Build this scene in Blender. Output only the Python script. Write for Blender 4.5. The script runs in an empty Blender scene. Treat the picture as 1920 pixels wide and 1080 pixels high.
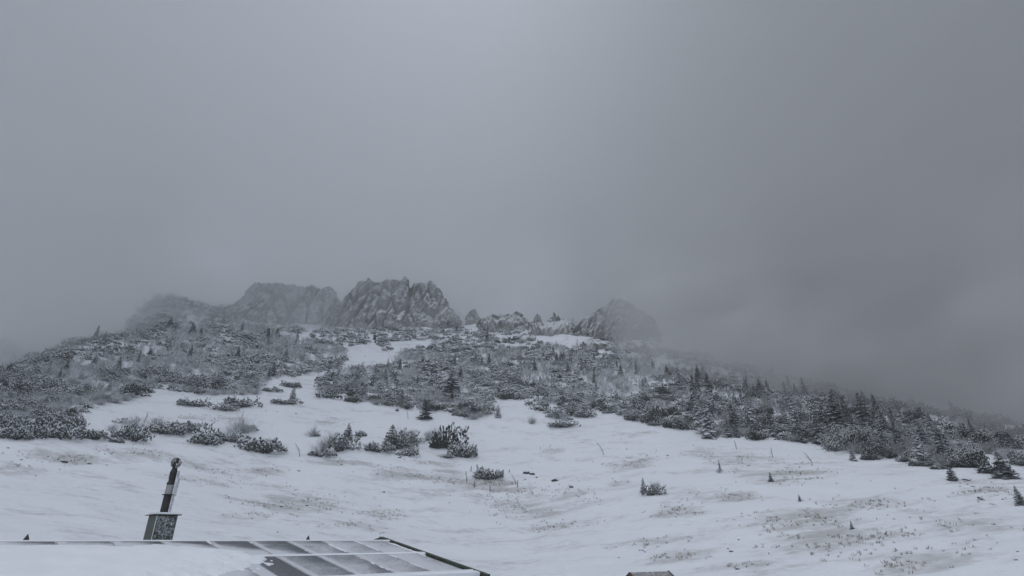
import bpy, math, random
import numpy as np

# ------------------------------------------------------------------ camera, sky, sun, exposure
SC = bpy.context.scene
COL = SC.collection
F_PX, PITCH = 1037.0, math.radians(24.4)          # focal length in pixels of a 1920 wide picture
cam = bpy.data.objects.new('camera', bpy.data.cameras.new('camera'))
cam.data.sensor_width = 36.0
cam.data.lens = 36.0 * F_PX / 1920.0
cam.data.clip_start, cam.data.clip_end = 0.1, 8000.0
cam.rotation_euler = (math.pi / 2 + PITCH, 0, 0)
COL.objects.link(cam)
SC.camera = cam

SUN_EL, SUN_AZ = math.radians(62), math.radians(215)   # azimuth clockwise from +Y
world = bpy.data.worlds.new('World')
SC.world = world
world.use_nodes = True
wn, wl = world.node_tree.nodes, world.node_tree.links
wn.clear()
w_out = wn.new('ShaderNodeOutputWorld')
w_bg = wn.new('ShaderNodeBackground')
w_bg.inputs['Strength'].default_value = 0.1
w_sky = wn.new('ShaderNodeTexSky')
w_sky.sky_type = 'NISHITA'
w_sky.sun_disc = False
w_sky.sun_elevation = SUN_EL
w_sky.sun_rotation = SUN_AZ
w_co = wn.new('ShaderNodeTexCoord')
w_no = wn.new('ShaderNodeTexNoise')
w_no.inputs['Scale'].default_value = 1.6
w_no.inputs['Detail'].default_value = 3.0
w_ra = wn.new('ShaderNodeValToRGB')                    # the grey underside of the cloud
w_ra.color_ramp.elements[0].position, w_ra.color_ramp.elements[1].position = 0.3, 0.7
w_ra.color_ramp.elements[0].color = (0.845, 0.92, 1.03, 1)
w_ra.color_ramp.elements[1].color = (0.955, 1.03, 1.15, 1)
w_sc = wn.new('ShaderNodeVectorMath'); w_sc.operation = 'SCALE'
w_sc.inputs['Scale'].default_value = 6.8
w_mx = wn.new('ShaderNodeMix'); w_mx.data_type = 'RGBA'
w_mx.inputs[0].default_value = 0.93
wl.new(w_co.outputs['Generated'], w_no.inputs['Vector'])
wl.new(w_no.outputs['Fac'], w_ra.inputs['Fac'])
wl.new(w_ra.outputs['Color'], w_sc.inputs[0])
wl.new(w_sky.outputs['Color'], w_mx.inputs[6])
wl.new(w_sc.outputs[0], w_mx.inputs[7])
wl.new(w_mx.outputs[2], w_bg.inputs['Color'])
wl.new(w_bg.outputs[0], w_out.inputs['Surface'])

sun = bpy.data.objects.new('sun', bpy.data.lights.new('sun', 'SUN'))
sun.data.energy = 0.5
sun.data.angle = math.radians(40)
sun.data.color = (1.0, 0.97, 0.93)
sun.rotation_euler = (math.pi / 2 - SUN_EL, 0, math.pi - SUN_AZ)
COL.objects.link(sun)

SC.view_settings.view_transform = 'Standard'
SC.view_settings.look = 'None'
SC.view_settings.gamma = 1.0
SC.view_settings.use_curve_mapping = False
SC.view_settings.exposure = 0.0
SC.render.engine = 'CYCLES'
cy = SC.cycles
cy.max_bounces, cy.diffuse_bounces, cy.glossy_bounces = 8, 2, 1
cy.volume_bounces, cy.transparent_max_bounces = 5, 8
cy.use_denoising = True
try:
    cy.denoiser = 'OPENIMAGEDENOISE'
except Exception:
    pass

HAZE_DENSITY = 0.0004
CLOUD_DENSITY = 0.05

# ------------------------------------------------------------------ helpers
rnd = random.Random(7)
ST, CT = math.sin(PITCH), math.cos(PITCH)


def ray(px, py):
    x, u = (px - 960) / F_PX, -(py - 540) / F_PX
    return np.array([x, CT - u * ST, ST + u * CT])


def project(x, y, z):
    d = y * CT + z * ST
    u = -y * ST + z * CT
    return 960 + F_PX * x / d, 540 - F_PX * u / d, d


def _hash(i, j, k, seed):
    with np.errstate(over='ignore'):
        h = (i.astype(np.uint32) * np.uint32(374761393) + j.astype(np.uint32) * np.uint32(668265263)
             + k.astype(np.uint32) * np.uint32(2246822519) + np.uint32(seed * 3266489917 % 4294967296))
        h = (h ^ (h >> np.uint32(13))) * np.uint32(1274126177)
        h = h ^ (h >> np.uint32(16))
    return h.astype(np.float64) / 4294967295.0


def vnoise(p, seed=0):
    """value noise in -1..1 at the rows of p"""
    p = np.asarray(p, float)
    i = np.floor(p).astype(np.int64)
    f = p - i
    f = f * f * f * (f * (f * 6 - 15) + 10)
    out = 0.0
    for a in (0, 1):
        for b in (0, 1):
            for c in (0, 1):
                w = ((f[:, 0] if a else 1 - f[:, 0]) * (f[:, 1] if b else 1 - f[:, 1]) * (f[:, 2] if c else 1 - f[:, 2]))
                out = out + w * _hash(i[:, 0] + a, i[:, 1] + b, i[:, 2] + c, seed)
    return out * 2 - 1


def fbm(p, octaves=4, seed=0, gain=0.5, ridged=False):
    p = np.asarray(p, float)
    out, amp, tot = 0.0, 1.0, 0.0
    for o in range(octaves):
        n = vnoise(p, seed + o * 17)
        if ridged:
            n = 1 - 2 * np.abs(n)
        out = out + amp * n
        tot += amp
        amp *= gain
        p = p * 2.03 + 5.7
    return out / tot


def mesh_from(name, v, f, mat=None, smooth=False, f_mats=None):
    """v (N,3), f (M,k) arrays or a list of such arrays -> mesh data"""
    v = np.asarray(v, np.float32)
    fs = f if isinstance(f, list) else [f]
    fs = [np.asarray(a, np.int32) for a in fs if len(a)]
    me = bpy.data.meshes.new(name)
    me.vertices.add(len(v))
    me.vertices.foreach_set('co', v.ravel())
    idx = np.concatenate([a.ravel() for a in fs])
    tot = np.concatenate([np.full(len(a), a.shape[1], np.int32) for a in fs])
    start = np.concatenate([[0], np.cumsum(tot)[:-1]]).astype(np.int32)
    me.loops.add(len(idx))
    me.loops.foreach_set('vertex_index', idx)
    me.polygons.add(len(tot))
    me.polygons.foreach_set('loop_start', start)
    if smooth:
        me.polygons.foreach_set('use_smooth', np.ones(len(tot), bool))
    me.update(calc_edges=True)
    mats = mat if isinstance(mat, (list, tuple)) else [mat]
    for m in mats:
        if m is not None:
            me.materials.append(m)
    if f_mats is not None:
        me.polygons.foreach_set('material_index', np.asarray(f_mats, np.int32))
    return me


def put(name, me, parent=None, loc=(0, 0, 0), rot=(0, 0, 0), scale=(1, 1, 1)):
    o = bpy.data.objects.new(name, me)
    COL.objects.link(o)
    o.location, o.rotation_euler, o.scale = loc, rot, scale
    if parent is not None:
        o.parent = parent
    return o


def tag(o, label=None, cat=None, group=None, kind=None):
    if label: o['label'] = label
    if cat: o['category'] = cat
    if group: o['group'] = group
    if kind: o['kind'] = kind
    return o


def to_tris(f):
    f = np.asarray(f)
    return f if f.shape[1] == 3 else np.concatenate([f[:, [0, 1, 2]], f[:, [0, 2, 3]]])


class MB:
    """collects boxes and tubes into one mesh"""
    def __init__(self):
        self.v, self.f, self.n = [], [], 0

    def add(self, v, f):
        self.v.append(np.asarray(v, float))
        self.f += [tuple(int(i) + self.n for i in q) for q in f]
        self.n += len(v)
        return self

    def hexa(self, c):
        """8 corners: bottom 0-3, top 4-7 counter-clockwise"""
        return self.add(c, [(3, 2, 1, 0), (4, 5, 6, 7), (0, 1, 5, 4), (1, 2, 6, 5), (2, 3, 7, 6), (3, 0, 4, 7)])

    def box(self, x0, x1, y0, y1, z0, z1):
        return self.hexa([(x0, y0, z0), (x1, y0, z0), (x1, y1, z0), (x0, y1, z0), (x0, y0, z1), (x1, y0, z1), (x1, y1, z1), (x0, y1, z1)])

    def tube(self, pts, radii, n=10):
        pts = [np.asarray(p, float) for p in pts]
        v, f = [], []
        for k, p in enumerate(pts):
            d = pts[min(k + 1, len(pts) - 1)] - pts[max(k - 1, 0)]
            d = d / (np.linalg.norm(d) + 1e-9)
            a = np.cross(d, (0, 1, 0) if abs(d[1]) < .9 else (1, 0, 0)); a /= np.linalg.norm(a)
            b = np.cross(d, a)
            for q in range(n):
                t = 2 * math.pi * q / n
                v.append(p + radii[k] * (a * math.cos(t) + b * math.sin(t)))
        for k in range(len(pts) - 1):
            for q in range(n):
                f.append((k * n + q, k * n + (q + 1) % n, (k + 1) * n + (q + 1) % n, (k + 1) * n + q))
        f.append(tuple(range(n - 1, -1, -1)))
        f.append(tuple((len(pts) - 1) * n + q for q in range(n)))
        return self.add(v, f)

    def mesh(self, name, mat, smooth=False):
        me = bpy.data.meshes.new(name)
        me.from_pydata([tuple(p) for p in np.concatenate(self.v)], [], self.f)
        if smooth:
            me.polygons.foreach_set('use_smooth', [True] * len(me.polygons))
        me.materials.append(mat)
        me.update()
        return me

    def build(self, name, mat, parent=None, smooth=False, **k):
        return put(name, self.mesh(name, mat, smooth), parent, **k)


# ------------------------------------------------------------------ materials
def new_mat(name):
    m = bpy.data.materials.new(name)
    m.use_nodes = True
    nt = m.node_tree
    nt.nodes.clear()
    out = nt.nodes.new('ShaderNodeOutputMaterial')
    b = nt.nodes.new('ShaderNodeBsdfPrincipled')
    nt.links.new(b.outputs[0], out.inputs['Surface'])
    return m, nt, b


def N(nt, t, **k):
    n = nt.nodes.new(t)
    for a, v in k.items():
        setattr(n, a, v)
    return n


def noise_of(nt, scale, detail=3.0, rough=0.55, coord='Object', stretch=None):
    tc = N(nt, 'ShaderNodeTexCoord')
    src = tc.outputs[coord]
    if stretch:
        mp = N(nt, 'ShaderNodeMapping')
        mp.inputs['Scale'].default_value = stretch
        nt.links.new(src, mp.inputs['Vector'])
        src = mp.outputs[0]
    n = N(nt, 'ShaderNodeTexNoise')
    n.inputs['Scale'].default_value = scale
    n.inputs['Detail'].default_value = detail
    n.inputs['Roughness'].default_value = rough
    nt.links.new(src, n.inputs['Vector'])
    return n.outputs['Fac']


def math_of(nt, op, a, b=None, c=None):
    n = N(nt, 'ShaderNodeMath', operation=op)
    for i, x in enumerate((a, b, c)):
        if x is None: continue
        if isinstance(x, (int, float)): n.inputs[i].default_value = x
        else: nt.links.new(x, n.inputs[i])
    return n.outputs[0]


def ramp(nt, x, lo, hi, a=0.0, b=1.0):
    n = N(nt, 'ShaderNodeMapRange', interpolation_type='SMOOTHSTEP')
    for i, v in enumerate((lo, hi, a, b)): n.inputs[i + 1].default_value = v
    nt.links.new(x, n.inputs[0])
    return n.outputs[0]


def mixc(nt, f, a, b):
    n = N(nt, 'ShaderNodeMix', data_type='RGBA')
    if isinstance(f, (int, float)): n.inputs[0].default_value = f
    else: nt.links.new(f, n.inputs[0])
    for i, x in ((6, a), (7, b)):
        if isinstance(x, tuple): n.inputs[i].default_value = (*x, 1)
        else: nt.links.new(x, n.inputs[i])
    return n.outputs[2]


def up_facing(nt):
    g = N(nt, 'ShaderNodeNewGeometry')
    s = N(nt, 'ShaderNodeSeparateXYZ')
    nt.links.new(g.outputs['Normal'], s.inputs[0])
    return s.outputs['Z']


SNOW = (0.80, 0.83, 0.88)


def rimed(name, dark, dark2, frost, lo, hi, base_rime=0.15, nscale=1.5):
    """foliage, twigs or rock carrying snow on what faces up and rime in patches"""
    m, nt, b = new_mat(name)
    col = mixc(nt, ramp(nt, noise_of(nt, nscale * .6), .35, .65), dark, dark2)
    patch = noise_of(nt, nscale, 4.0, .65)
    f = math_of(nt, 'ADD', up_facing(nt), math_of(nt, 'MULTIPLY_ADD', patch, 1.6, -0.8))
    f = ramp(nt, f, lo, hi, base_rime, 1.0)
    oi = N(nt, 'ShaderNodeObjectInfo')
    f = math_of(nt, 'MULTIPLY', f, math_of(nt, 'MULTIPLY_ADD', oi.outputs['Random'], .35, .78))
    nt.links.new(mixc(nt, f, col, frost), b.inputs['Base Color'])
    b.inputs['Roughness'].default_value = .9
    b.inputs['Specular IOR Level'].default_value = .1
    return m


M = {}
M['pine_heavy'] = rimed('pine foliage heavily rimed', (.022, .03, .026), (.04, .046, .04), (.76, .79, .83), -.15, .6, .12, 2.6)
M['pine_light'] = rimed('pine foliage dusted', (.014, .021, .018), (.028, .034, .028), (.68, .71, .75), .1, .95, .03, 2.2)
M['spruce_heavy'] = rimed('spruce foliage heavily rimed', (.03, .04, .037), (.05, .055, .05), (.6, .63, .67), -.05, .8, .2, 2.0)
M['spruce_light'] = rimed('spruce foliage dusted', (.014, .022, .02), (.026, .033, .029), (.5, .53, .57), .35, 1.3, .02, 2.0)
M['twig_heavy'] = rimed('twigs white with rime', (.2, .2, .2), (.3, .3, .3), (.80, .83, .87), -.7, .5, .4, 1.2)
M['twig_light'] = rimed('twigs grey with rime', (.12, .115, .11), (.18, .175, .17), (.60, .62, .66), -.7, .7, .28, .8)
M['bark'] = rimed('bark', (.045, .038, .032), (.07, .06, .05), (.5, .52, .55), .3, 1.2, .05, 4)
M['rock'] = rimed('rock with rime', (.17, .163, .15), (.25, .24, .225), (.68, .70, .73), -.1, .7, .22, 1.6)
M['rock_pale'] = rimed('rock thick with rime', (.22, .215, .205), (.3, .295, .285), (.70, .72, .75), -.25, .55, .32, 1.6)
M['stone'] = rimed('stone with snow', (.05, .048, .047), (.09, .085, .08), SNOW, .45, 1.1, .0, 3.0)


def snow_ground():
    m, nt, b = new_mat('thin snow over alpine meadow')
    at = N(nt, 'ShaderNodeAttribute', attribute_name='bare')
    n1 = noise_of(nt, .9, 5.0, .65, stretch=(.55, 1, 1))
    n2 = noise_of(nt, 1.7, 4.0, .75, stretch=(.6, 1, 1))
    s = math_of(nt, 'ADD', math_of(nt, 'MULTIPLY', n1, .55), math_of(nt, 'MULTIPLY', n2, .45))
    s0 = math_of(nt, 'ADD', math_of(nt, 'MULTIPLY', noise_of(nt, .22, 4.0, .6, stretch=(.5, 1.3, 1)), .9), math_of(nt, 'MULTIPLY', s, .9))
    f = math_of(nt, 'ADD', s0, math_of(nt, 'MULTIPLY', at.outputs['Fac'], .20))
    f = ramp(nt, f, .90, 1.24, 0, .55)
    soil = mixc(nt, n2, (.20, .18, .155), (.36, .34, .315))
    tone = mixc(nt, noise_of(nt, .05, 2.0), (.79, .82, .88), (.84, .865, .915))
    nt.links.new(mixc(nt, f, tone, soil), b.inputs['Base Color'])
    b.inputs['Roughness'].default_value = .85
    b.inputs['Specular IOR Level'].default_value = .15
    bp = N(nt, 'ShaderNodeBump')
    bp.inputs['Strength'].default_value = .7
    bp.inputs['Distance'].default_value = .35
    nt.links.new(s, bp.inputs['Height'])
    nt.links.new(bp.outputs[0], b.inputs['Normal'])
    return m


def plain(name, c1, c2, rough=.7, nscale=6.0, metal=0.0, snow=None):
    m, nt, b = new_mat(name)
    c = mixc(nt, ramp(nt, noise_of(nt, nscale), .35, .65), c1, c2)
    if snow:
        sn = ramp(nt, noise_of(nt, snow[0], 5.0, .75), snow[1], snow[2])
        c = mixc(nt, sn, c, SNOW)
    nt.links.new(c, b.inputs['Base Color'])
    b.inputs['Roughness'].default_value = rough
    b.inputs['Metallic'].default_value = metal
    return m


M['ground'] = snow_ground()
M['snow'] = plain('settled snow', (.79, .82, .88), (.84, .865, .91), .85, 1.5)
M['green_metal'] = plain('dark green sheet metal', (.030, .040, .026), (.045, .055, .036), .5, 4)
M['green_metal_snowy'] = plain('green sheet metal under blown snow', (.028, .036, .028), (.04, .05, .038), .5, 4, snow=(16, .42, .8))
M['roof_metal'] = plain('roof metal with snow film', (.05, .075, .05), (.07, .09, .07), .5, 3, snow=(2.2, .36, .5))
M['black_pipe'] = plain('sooty black pipe', (.014, .013, .013), (.024, .022, .022), .55, 8)
M['steel_pipe'] = plain('dull steel pipe', (.24, .25, .25), (.31, .31, .31), .4, 8, .4)
M['wood'] = plain('dark weathered timber', (.045, .03, .025), (.08, .055, .045), .8, 7)
M['frame'] = plain('snow covered panel frame', (.38, .39, .41), (.5, .51, .54), .6, 5)
M['grass'] = plain('withered grass', (.15, .125, .095), (.27, .235, .19), .9, .8)
M['rime'] = plain('grey rime crust', (.5, .52, .55), (.66, .69, .73), .9, 14)
M['shingle'] = plain('grey shingles with blown snow', (.2, .19, .19), (.3, .29, .29), .8, 10, snow=(5, .5, .75))


def panel_glass():
    m, nt, b = new_mat('solar cell glass dusted with snow')
    at = N(nt, 'ShaderNodeAttribute', attribute_name='dust')
    big = noise_of(nt, 1.1, 4.0, .6, stretch=(1, .6, 1))
    fine = noise_of(nt, 22, 4.0, .85, stretch=(1, 1, 1))
    s = math_of(nt, 'ADD', math_of(nt, 'MULTIPLY', big, .75), math_of(nt, 'MULTIPLY', fine, .8))
    s = math_of(nt, 'ADD', s, at.outputs['Fac'])
    f = ramp(nt, s, .72, 1.25, .08, .92)
    nt.links.new(mixc(nt, f, (.05, .055, .07), (.70, .72, .77)), b.inputs['Base Color'])
    b.inputs['Roughness'].default_value = .55
    return m


M['panel'] = panel_glass()

# ------------------------------------------------------------------ terrain
# surveyed points of the slope: picture column, picture row, metres away on the map
CP = [
    (960, 1080, 60), (960, 1012, 78), (960, 890, 104), (960, 830, 121), (960, 790, 134), (960, 740, 156), (960, 700, 178), (960, 640, 214), (960, 606, 240),
    (40, 990, 56), (60, 960, 68), (60, 900, 86), (60, 825, 106), (60, 760, 130), (60, 715, 158), (55, 680, 185),
    (180, 900, 89), (180, 825, 108), (180, 750, 138), (180, 690, 172), (170, 640, 202),
    (300, 980, 66), (300, 900, 91), (300, 830, 110), (300, 760, 138), (300, 720, 158), (300, 660, 192), (290, 610, 222), (268, 574, 240),
    (520, 1000, 68), (520, 900, 98), (520, 830, 117), (520, 750, 145), (520, 700, 176), (520, 640, 214), (520, 605, 236), (400, 590, 232),
    (700, 1000, 74), (700, 900, 100), (700, 830, 118), (700, 750, 150), (700, 680, 190), (700, 620, 232), (700, 590, 250),
    (860, 610, 240), (1200, 1080, 56), (1200, 1000, 72), (1200, 915, 92), (1200, 860, 108), (1200, 800, 130), (1200, 720, 170), (1200, 660, 205), (1140, 620, 232), (1070, 612, 238),
    (1400, 1060, 55), (1400, 980, 73), (1400, 900, 94), (1400, 830, 120), (1400, 770, 152), (1400, 710, 194), (1330, 670, 218),
    (1600, 1050, 54), (1600, 980, 71), (1600, 900, 97), (1600, 855, 116), (1600, 800, 144), (1600, 750, 184), (1560, 715, 215),
    (1850, 1060, 51), (1850, 980, 69), (1850, 900, 98), (1850, 850, 126), (1850, 800, 162), (1850, 765, 195),
    (2100, 1040, 55), (2150, 900, 110), (2150, 830, 160), (-180, 960, 66), (-180, 840, 110), (-180, 740, 170),
]
pts = []
for px, py, r in CP:
    d = ray(px, py)
    pts.append(d * (r / math.hypot(d[0], d[1])))
# the far side of the crest falls away
for px, py, r, back, drop in [(55, 680, 185, 40, 14), (170, 640, 202, 40, 10), (268, 574, 240, 45, 16), (400, 590, 232, 50, 8), (520, 605, 236, 60, 12), (700, 590, 250, 60, 12), (860, 610, 240, 45, 20),
                              (960, 606, 240, 45, 22), (1070, 612, 238, 45, 24), (1140, 620, 232, 70, -4), (1330, 670, 218, 80, 4), (1560, 715, 215, 80, 8), (1850, 765, 195, 80, 6),
                              (-180, 740, 170, 60, 20), (2150, 830, 160, 80, 5)]:
    d = ray(px, py)
    h = math.hypot(d[0], d[1])
    p = d * (r / h)
    q = p + np.array([d[0] / h * back, d[1] / h * back, -drop])
    pts.append(q)
    pts.append(q + np.array([d[0] / h * back, d[1] / h * back, -25.0]))
pts += [np.array(p, float) for p in [(0, 0, -5.2), (-6, 16, -4.4), (-14, 10, -5), (8, 22, -4.9), (9, 44, -4.1), (-20, 28, -3.9), (24, 30, -5), (0, -25, -8), (-60, 0, -9), (60, 0, -9),
                                     (0, -90, -26), (-90, -60, -28), (90, -60, -28), (-140, 10, -16), (140, 10, -14)]]
pts = np.array(pts)
PS = 60.0


def _phi(r2):
    return np.where(r2 > 1e-12, 0.5 * r2 * np.log(np.maximum(r2, 1e-12)), 0.0)


_c = pts[:, :2] / PS
_d2 = ((_c[:, None] - _c[None]) ** 2).sum(-1)
_n = len(_c)
_A = np.zeros((_n + 3, _n + 3))
_A[:_n, :_n] = _phi(_d2) + np.eye(_n) * 0.004
_A[:_n, _n] = _A[_n, :_n] = 1
_A[:_n, _n + 1:] = _c
_A[_n + 1:, :_n] = _c.T
_w = np.linalg.solve(_A, np.concatenate([pts[:, 2], np.zeros(3)]))


def height(x, y, fine=True):
    x, y = np.atleast_1d(np.asarray(x, float)), np.atleast_1d(np.asarray(y, float))
    out = np.empty(len(x))
    for s in range(0, len(x), 20000):
        a, b = x[s:s + 20000] / PS, y[s:s + 20000] / PS
        d2 = (a[:, None] - _c[None, :, 0]) ** 2 + (b[:, None] - _c[None, :, 1]) ** 2
        out[s:s + 20000] = _phi(d2) @ _w[:_n] + _w[_n] + _w[_n + 1] * a + _w[_n + 2] * b
    r = np.hypot(x, y)
    far = np.clip((r - 330) / 160, 0, 1)
    far = far * far * (3 - 2 * far)
    out = out * (1 - far) - 60 * far
    p = np.stack([x, y, np.zeros_like(x)], 1)
    k = np.clip((r - 25) / 60, 0, 1)
    out += k * 1.1 * fbm(p / 26, 3, 3)
    out += np.clip((r - 120) / 80, 0, 1) * 1.6 * fbm(p / 11, 3, 41)
    if fine:
        out += np.clip((r - 12) / 30, .1, 1) * (.24 * fbm(p / [5.5, 3.2, 1], 3, 9) + .05 * fbm(p / 1.1, 2, 13))
    return out


def hit(px, py):
    """where the slope is seen at a picture point"""
    d = ray(px, py)
    d = d / math.hypot(d[0], d[1])
    r = np.concatenate([np.arange(12, 160, .5), np.arange(160, 330, 1.0)])
    g = height(d[0] * r, d[1] * r) - d[2] * r
    k = np.argmax(g > 0)
    if not (g > 0).any():
        k = int(np.argmax(g))
        rr = r[k]
    else:
        rr = r[k - 1] + (r[k] - r[k - 1]) * (-g[k - 1]) / (g[k] - g[k - 1] + 1e-9) if k else r[0]
    x, y = d[0] * rr, d[1] * rr
    z = float(height(x, y)[0])
    return np.array([x, y, z]), y * CT + z * ST


# patches where the meadow shows through: picture centre, half width, half height, strength
PATCH = [(780, 890, 110, 16, 1.0), (860, 905, 80, 12, .8), (560, 945, 110, 22, .9), (470, 965, 60, 12, .6), (720, 965, 50, 12, .9), (640, 985, 60, 10, .6), (1000, 945, 120, 32, .85), (960, 920, 60, 14, 1.0),
         (935, 907, 38, 9, 1.5), (1180, 865, 55, 14, 1.0), (1040, 850, 30, 14, .7), (1390, 860, 110, 14, .8), (1460, 890, 120, 18, .8), (1350, 930, 90, 14, .8), (1270, 958, 60, 12, .9),
         (1520, 970, 130, 22, 1.1), (1580, 1010, 160, 26, 1.15), (1700, 1050, 140, 20, .9), (1440, 985, 60, 10, .8), (1640, 950, 120, 20, .7), (1800, 990, 90, 30, .5), (1850, 920, 70, 16, .7),
         (1250, 1045, 90, 14, .8), (1360, 1064, 80, 8, .8), (1230, 1020, 90, 12, .6), (130, 860, 110, 14, 1.0), (30, 880, 60, 12, .9), (260, 850, 90, 12, .8), (420, 885, 80, 10, .7),
         (500, 885, 40, 8, 1.0), (380, 900, 90, 10, .6), (630, 868, 80, 7, .9), (800, 868, 70, 6, .7), (620, 790, 30, 8, .7), (400, 785, 70, 7, .6), (1160, 905, 30, 8, .5), (520, 915, 60, 10, .6), (1060, 985, 120, 12, .6)]
PW = []
for px, py, wx, wy, st in PATCH:
    c, _ = hit(px, py)
    a, _ = hit(px + wx, py)
    b, _ = hit(px, py - wy)
    PW.append((c, max(np.linalg.norm((a - c)[:2]), .5), max(np.linalg.norm((b - c)[:2]), .5), math.atan2(c[0], c[1]), st))


def bareness(x, y):
    out = np.zeros(len(x))
    for c, ra, rb, az, st in PW:
        dx, dy = x - c[0], y - c[1]
        u = dx * math.cos(az) - dy * math.sin(az)
        w = dx * math.sin(az) + dy * math.cos(az)
        q = (u / ra) ** 2 + (w / rb) ** 2
        out = np.maximum(out, st * np.clip(1.25 - q, 0, 1))
    return out


az_f = np.linspace(-62, 62, 520)
az = np.radians(np.concatenate([az_f, np.linspace(64, 296, 60)]))
rr = np.concatenate([[0.0], np.geomspace(3, 40, 40), np.linspace(40.6, 130, 150), np.linspace(131, 330, 190), np.geomspace(335, 2500, 24)])
A_, R_ = np.meshgrid(az, rr)
gx, gy = (R_ * np.sin(A_)).ravel(), (R_ * np.cos(A_)).ravel()
gz = height(gx, gy)
na, nr = len(az), len(rr)
ii, jj = np.meshgrid(np.arange(nr - 1), np.arange(na), indexing='ij')
j2 = (jj + 1) % na
quads = np.stack([ii * na + jj, (ii + 1) * na + jj, (ii + 1) * na + j2, ii * na + j2], -1).reshape(-1, 4)
gme = mesh_from('snowy_mountainside', np.stack([gx, gy, gz], 1), quads[:, ::-1], M['ground'], True)
at = gme.attributes.new('bare', 'FLOAT', 'POINT')
bare = bareness(gx, gy)
at.data.foreach_set('value', bare.astype(np.float32))
tag(put('terrain', gme), 'snow covered alpine slope rising to a rocky ridge', 'terrain', kind='structure')

# ------------------------------------------------------------------ rock crags along the ridge
def cells(p, seed):
    """broken blocks: a random value per cell of scattered points, and the distance to the crack between cells"""
    i = np.floor(p).astype(np.int64)
    f1 = np.full(len(p), 9.0); f2 = np.full(len(p), 9.0); val = np.zeros(len(p))
    for a in (-1, 0, 1):
        for b in (-1, 0, 1):
            for c in (-1, 0, 1):
                u, v, w = i[:, 0] + a, i[:, 1] + b, i[:, 2] + c
                q = np.stack([u + _hash(u, v, w, seed), v + _hash(u, v, w, seed + 1), w + _hash(u, v, w, seed + 2)], 1)
                d = ((q - p) ** 2).sum(1) ** .5
                h = _hash(u, v, w, seed + 3)
                new = d < f1
                f2 = np.where(new, f1, np.minimum(f2, d))
                val = np.where(new, h, val)
                f1 = np.where(new, d, f1)
    return val * 2 - 1, f2 - f1


def crag_mesh(name, width, depth, outline, seed, lean=0.0, rib=3.0, cleft=None, mat='rock', slant=0.0):
    """a crag broken into steep blocks: rings of rock whose top follows the outline [(x / width, height)]"""
    rs = np.random.RandomState(seed)
    ox, oh = np.array([o[0] for o in outline]) * width, np.array([o[1] for o in outline], float)
    hmax = oh.max()
    n_a = int(np.clip(width * 8, 80, 440))
    n_h = int(np.clip(hmax * 3.2, 16, 60))
    depth = min(depth, width * .55, 13.0)
    ph = np.linspace(0, 2 * math.pi, n_a, endpoint=False)
    base = 4.0 + depth * .55
    V = []
    for k in range(n_h + 1):
        t = k / n_h
        x = np.sign(np.cos(ph)) * np.abs(np.cos(ph)) ** .8 * width / 2
        y = np.sign(np.sin(ph)) * np.abs(np.sin(ph)) ** .8 * depth / 2
        hh = np.interp(x, ox, oh)
        z = -base + t * (hh + base)
        lev = np.clip(z / hmax, 0, 1)
        V.append(np.stack([x * (1 - .10 * lev), y * (1.1 - .62 * lev), z], 1))
    for k in range(1, 6):
        p = V[n_h].copy()
        p[:, 1] *= 1 - k / 6
        p[:, 2] += .3 * math.sin(k / 6 * 1.5)
        V.append(p)
    V = np.concatenate(V)
    nrow = n_h + 6
    P = V + seed * 31.0
    P[:, 0] -= (lean + slant) * V[:, 2]
    st = np.array([1, 1, .22])
    b1, c1 = cells(P * st / rib, seed)
    b2, c2 = cells((P + .6 * fbm(P / 2, 2, seed)[:, None]) * [1, 1, .24] / (rib * .30), seed + 11)
    big = fbm(P / [rib * 2.4, rib * 2.4, rib * 5], 2, seed + 9)
    nrm = np.stack([V[:, 0] / (width / 2) ** 2 * .6, V[:, 1] / (depth / 2) ** 2, np.zeros(len(V))], 1)
    nrm /= np.linalg.norm(nrm, axis=1)[:, None] + 1e-6
    d = rib * (.30 * b1 + .16 * b2 + .35 * big) - rib * .46 * np.exp(-(c1 / .09) ** 2) - rib * .10 * np.exp(-(c2 / .12) ** 2)
    vg = fbm(P / [rib * .34, rib * .34, rib * 3.2], 3, seed + 41, .6, True)
    d += rib * .17 * vg
    if cleft is not None:
        d -= 3.6 * np.exp(-((V[:, 0] - cleft * width) / (rib * .22)) ** 2) * (V[:, 1] < 0)
    V = V + nrm * d[:, None]
    up = np.clip(V[:, 2] / hmax, 0, 1)
    t1, _ = cells(np.stack([P[:, 0] / (rib * .55), P[:, 1] / rib, P[:, 2] * 0], 1), seed + 5)
    V[:, 2] += up * (hmax * .075 * t1 + rib * .16 * fbm(P / (rib * .35), 3, seed + 21))
    if cleft is not None:
        V[:, 2] -= up * hmax * .16 * np.exp(-((V[:, 0] - cleft * width) / (rib * .25)) ** 2)
    V += .16 * np.stack([fbm(P / .8, 2, seed + 31), fbm(P / .8, 2, seed + 32), fbm(P / .8, 2, seed + 33)], 1)
    V[:, 0] += (lean + slant) * np.maximum(V[:, 2], 0)
    i, j = np.meshgrid(np.arange(nrow - 1), np.arange(n_a), indexing='ij')
    j2 = (j + 1) % n_a
    F = np.stack([i * n_a + j, i * n_a + j2, (i + 1) * n_a + j2, (i + 1) * n_a + j], -1).reshape(-1, 4)
    return mesh_from(name, V, to_tris(F), M[mat])


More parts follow.
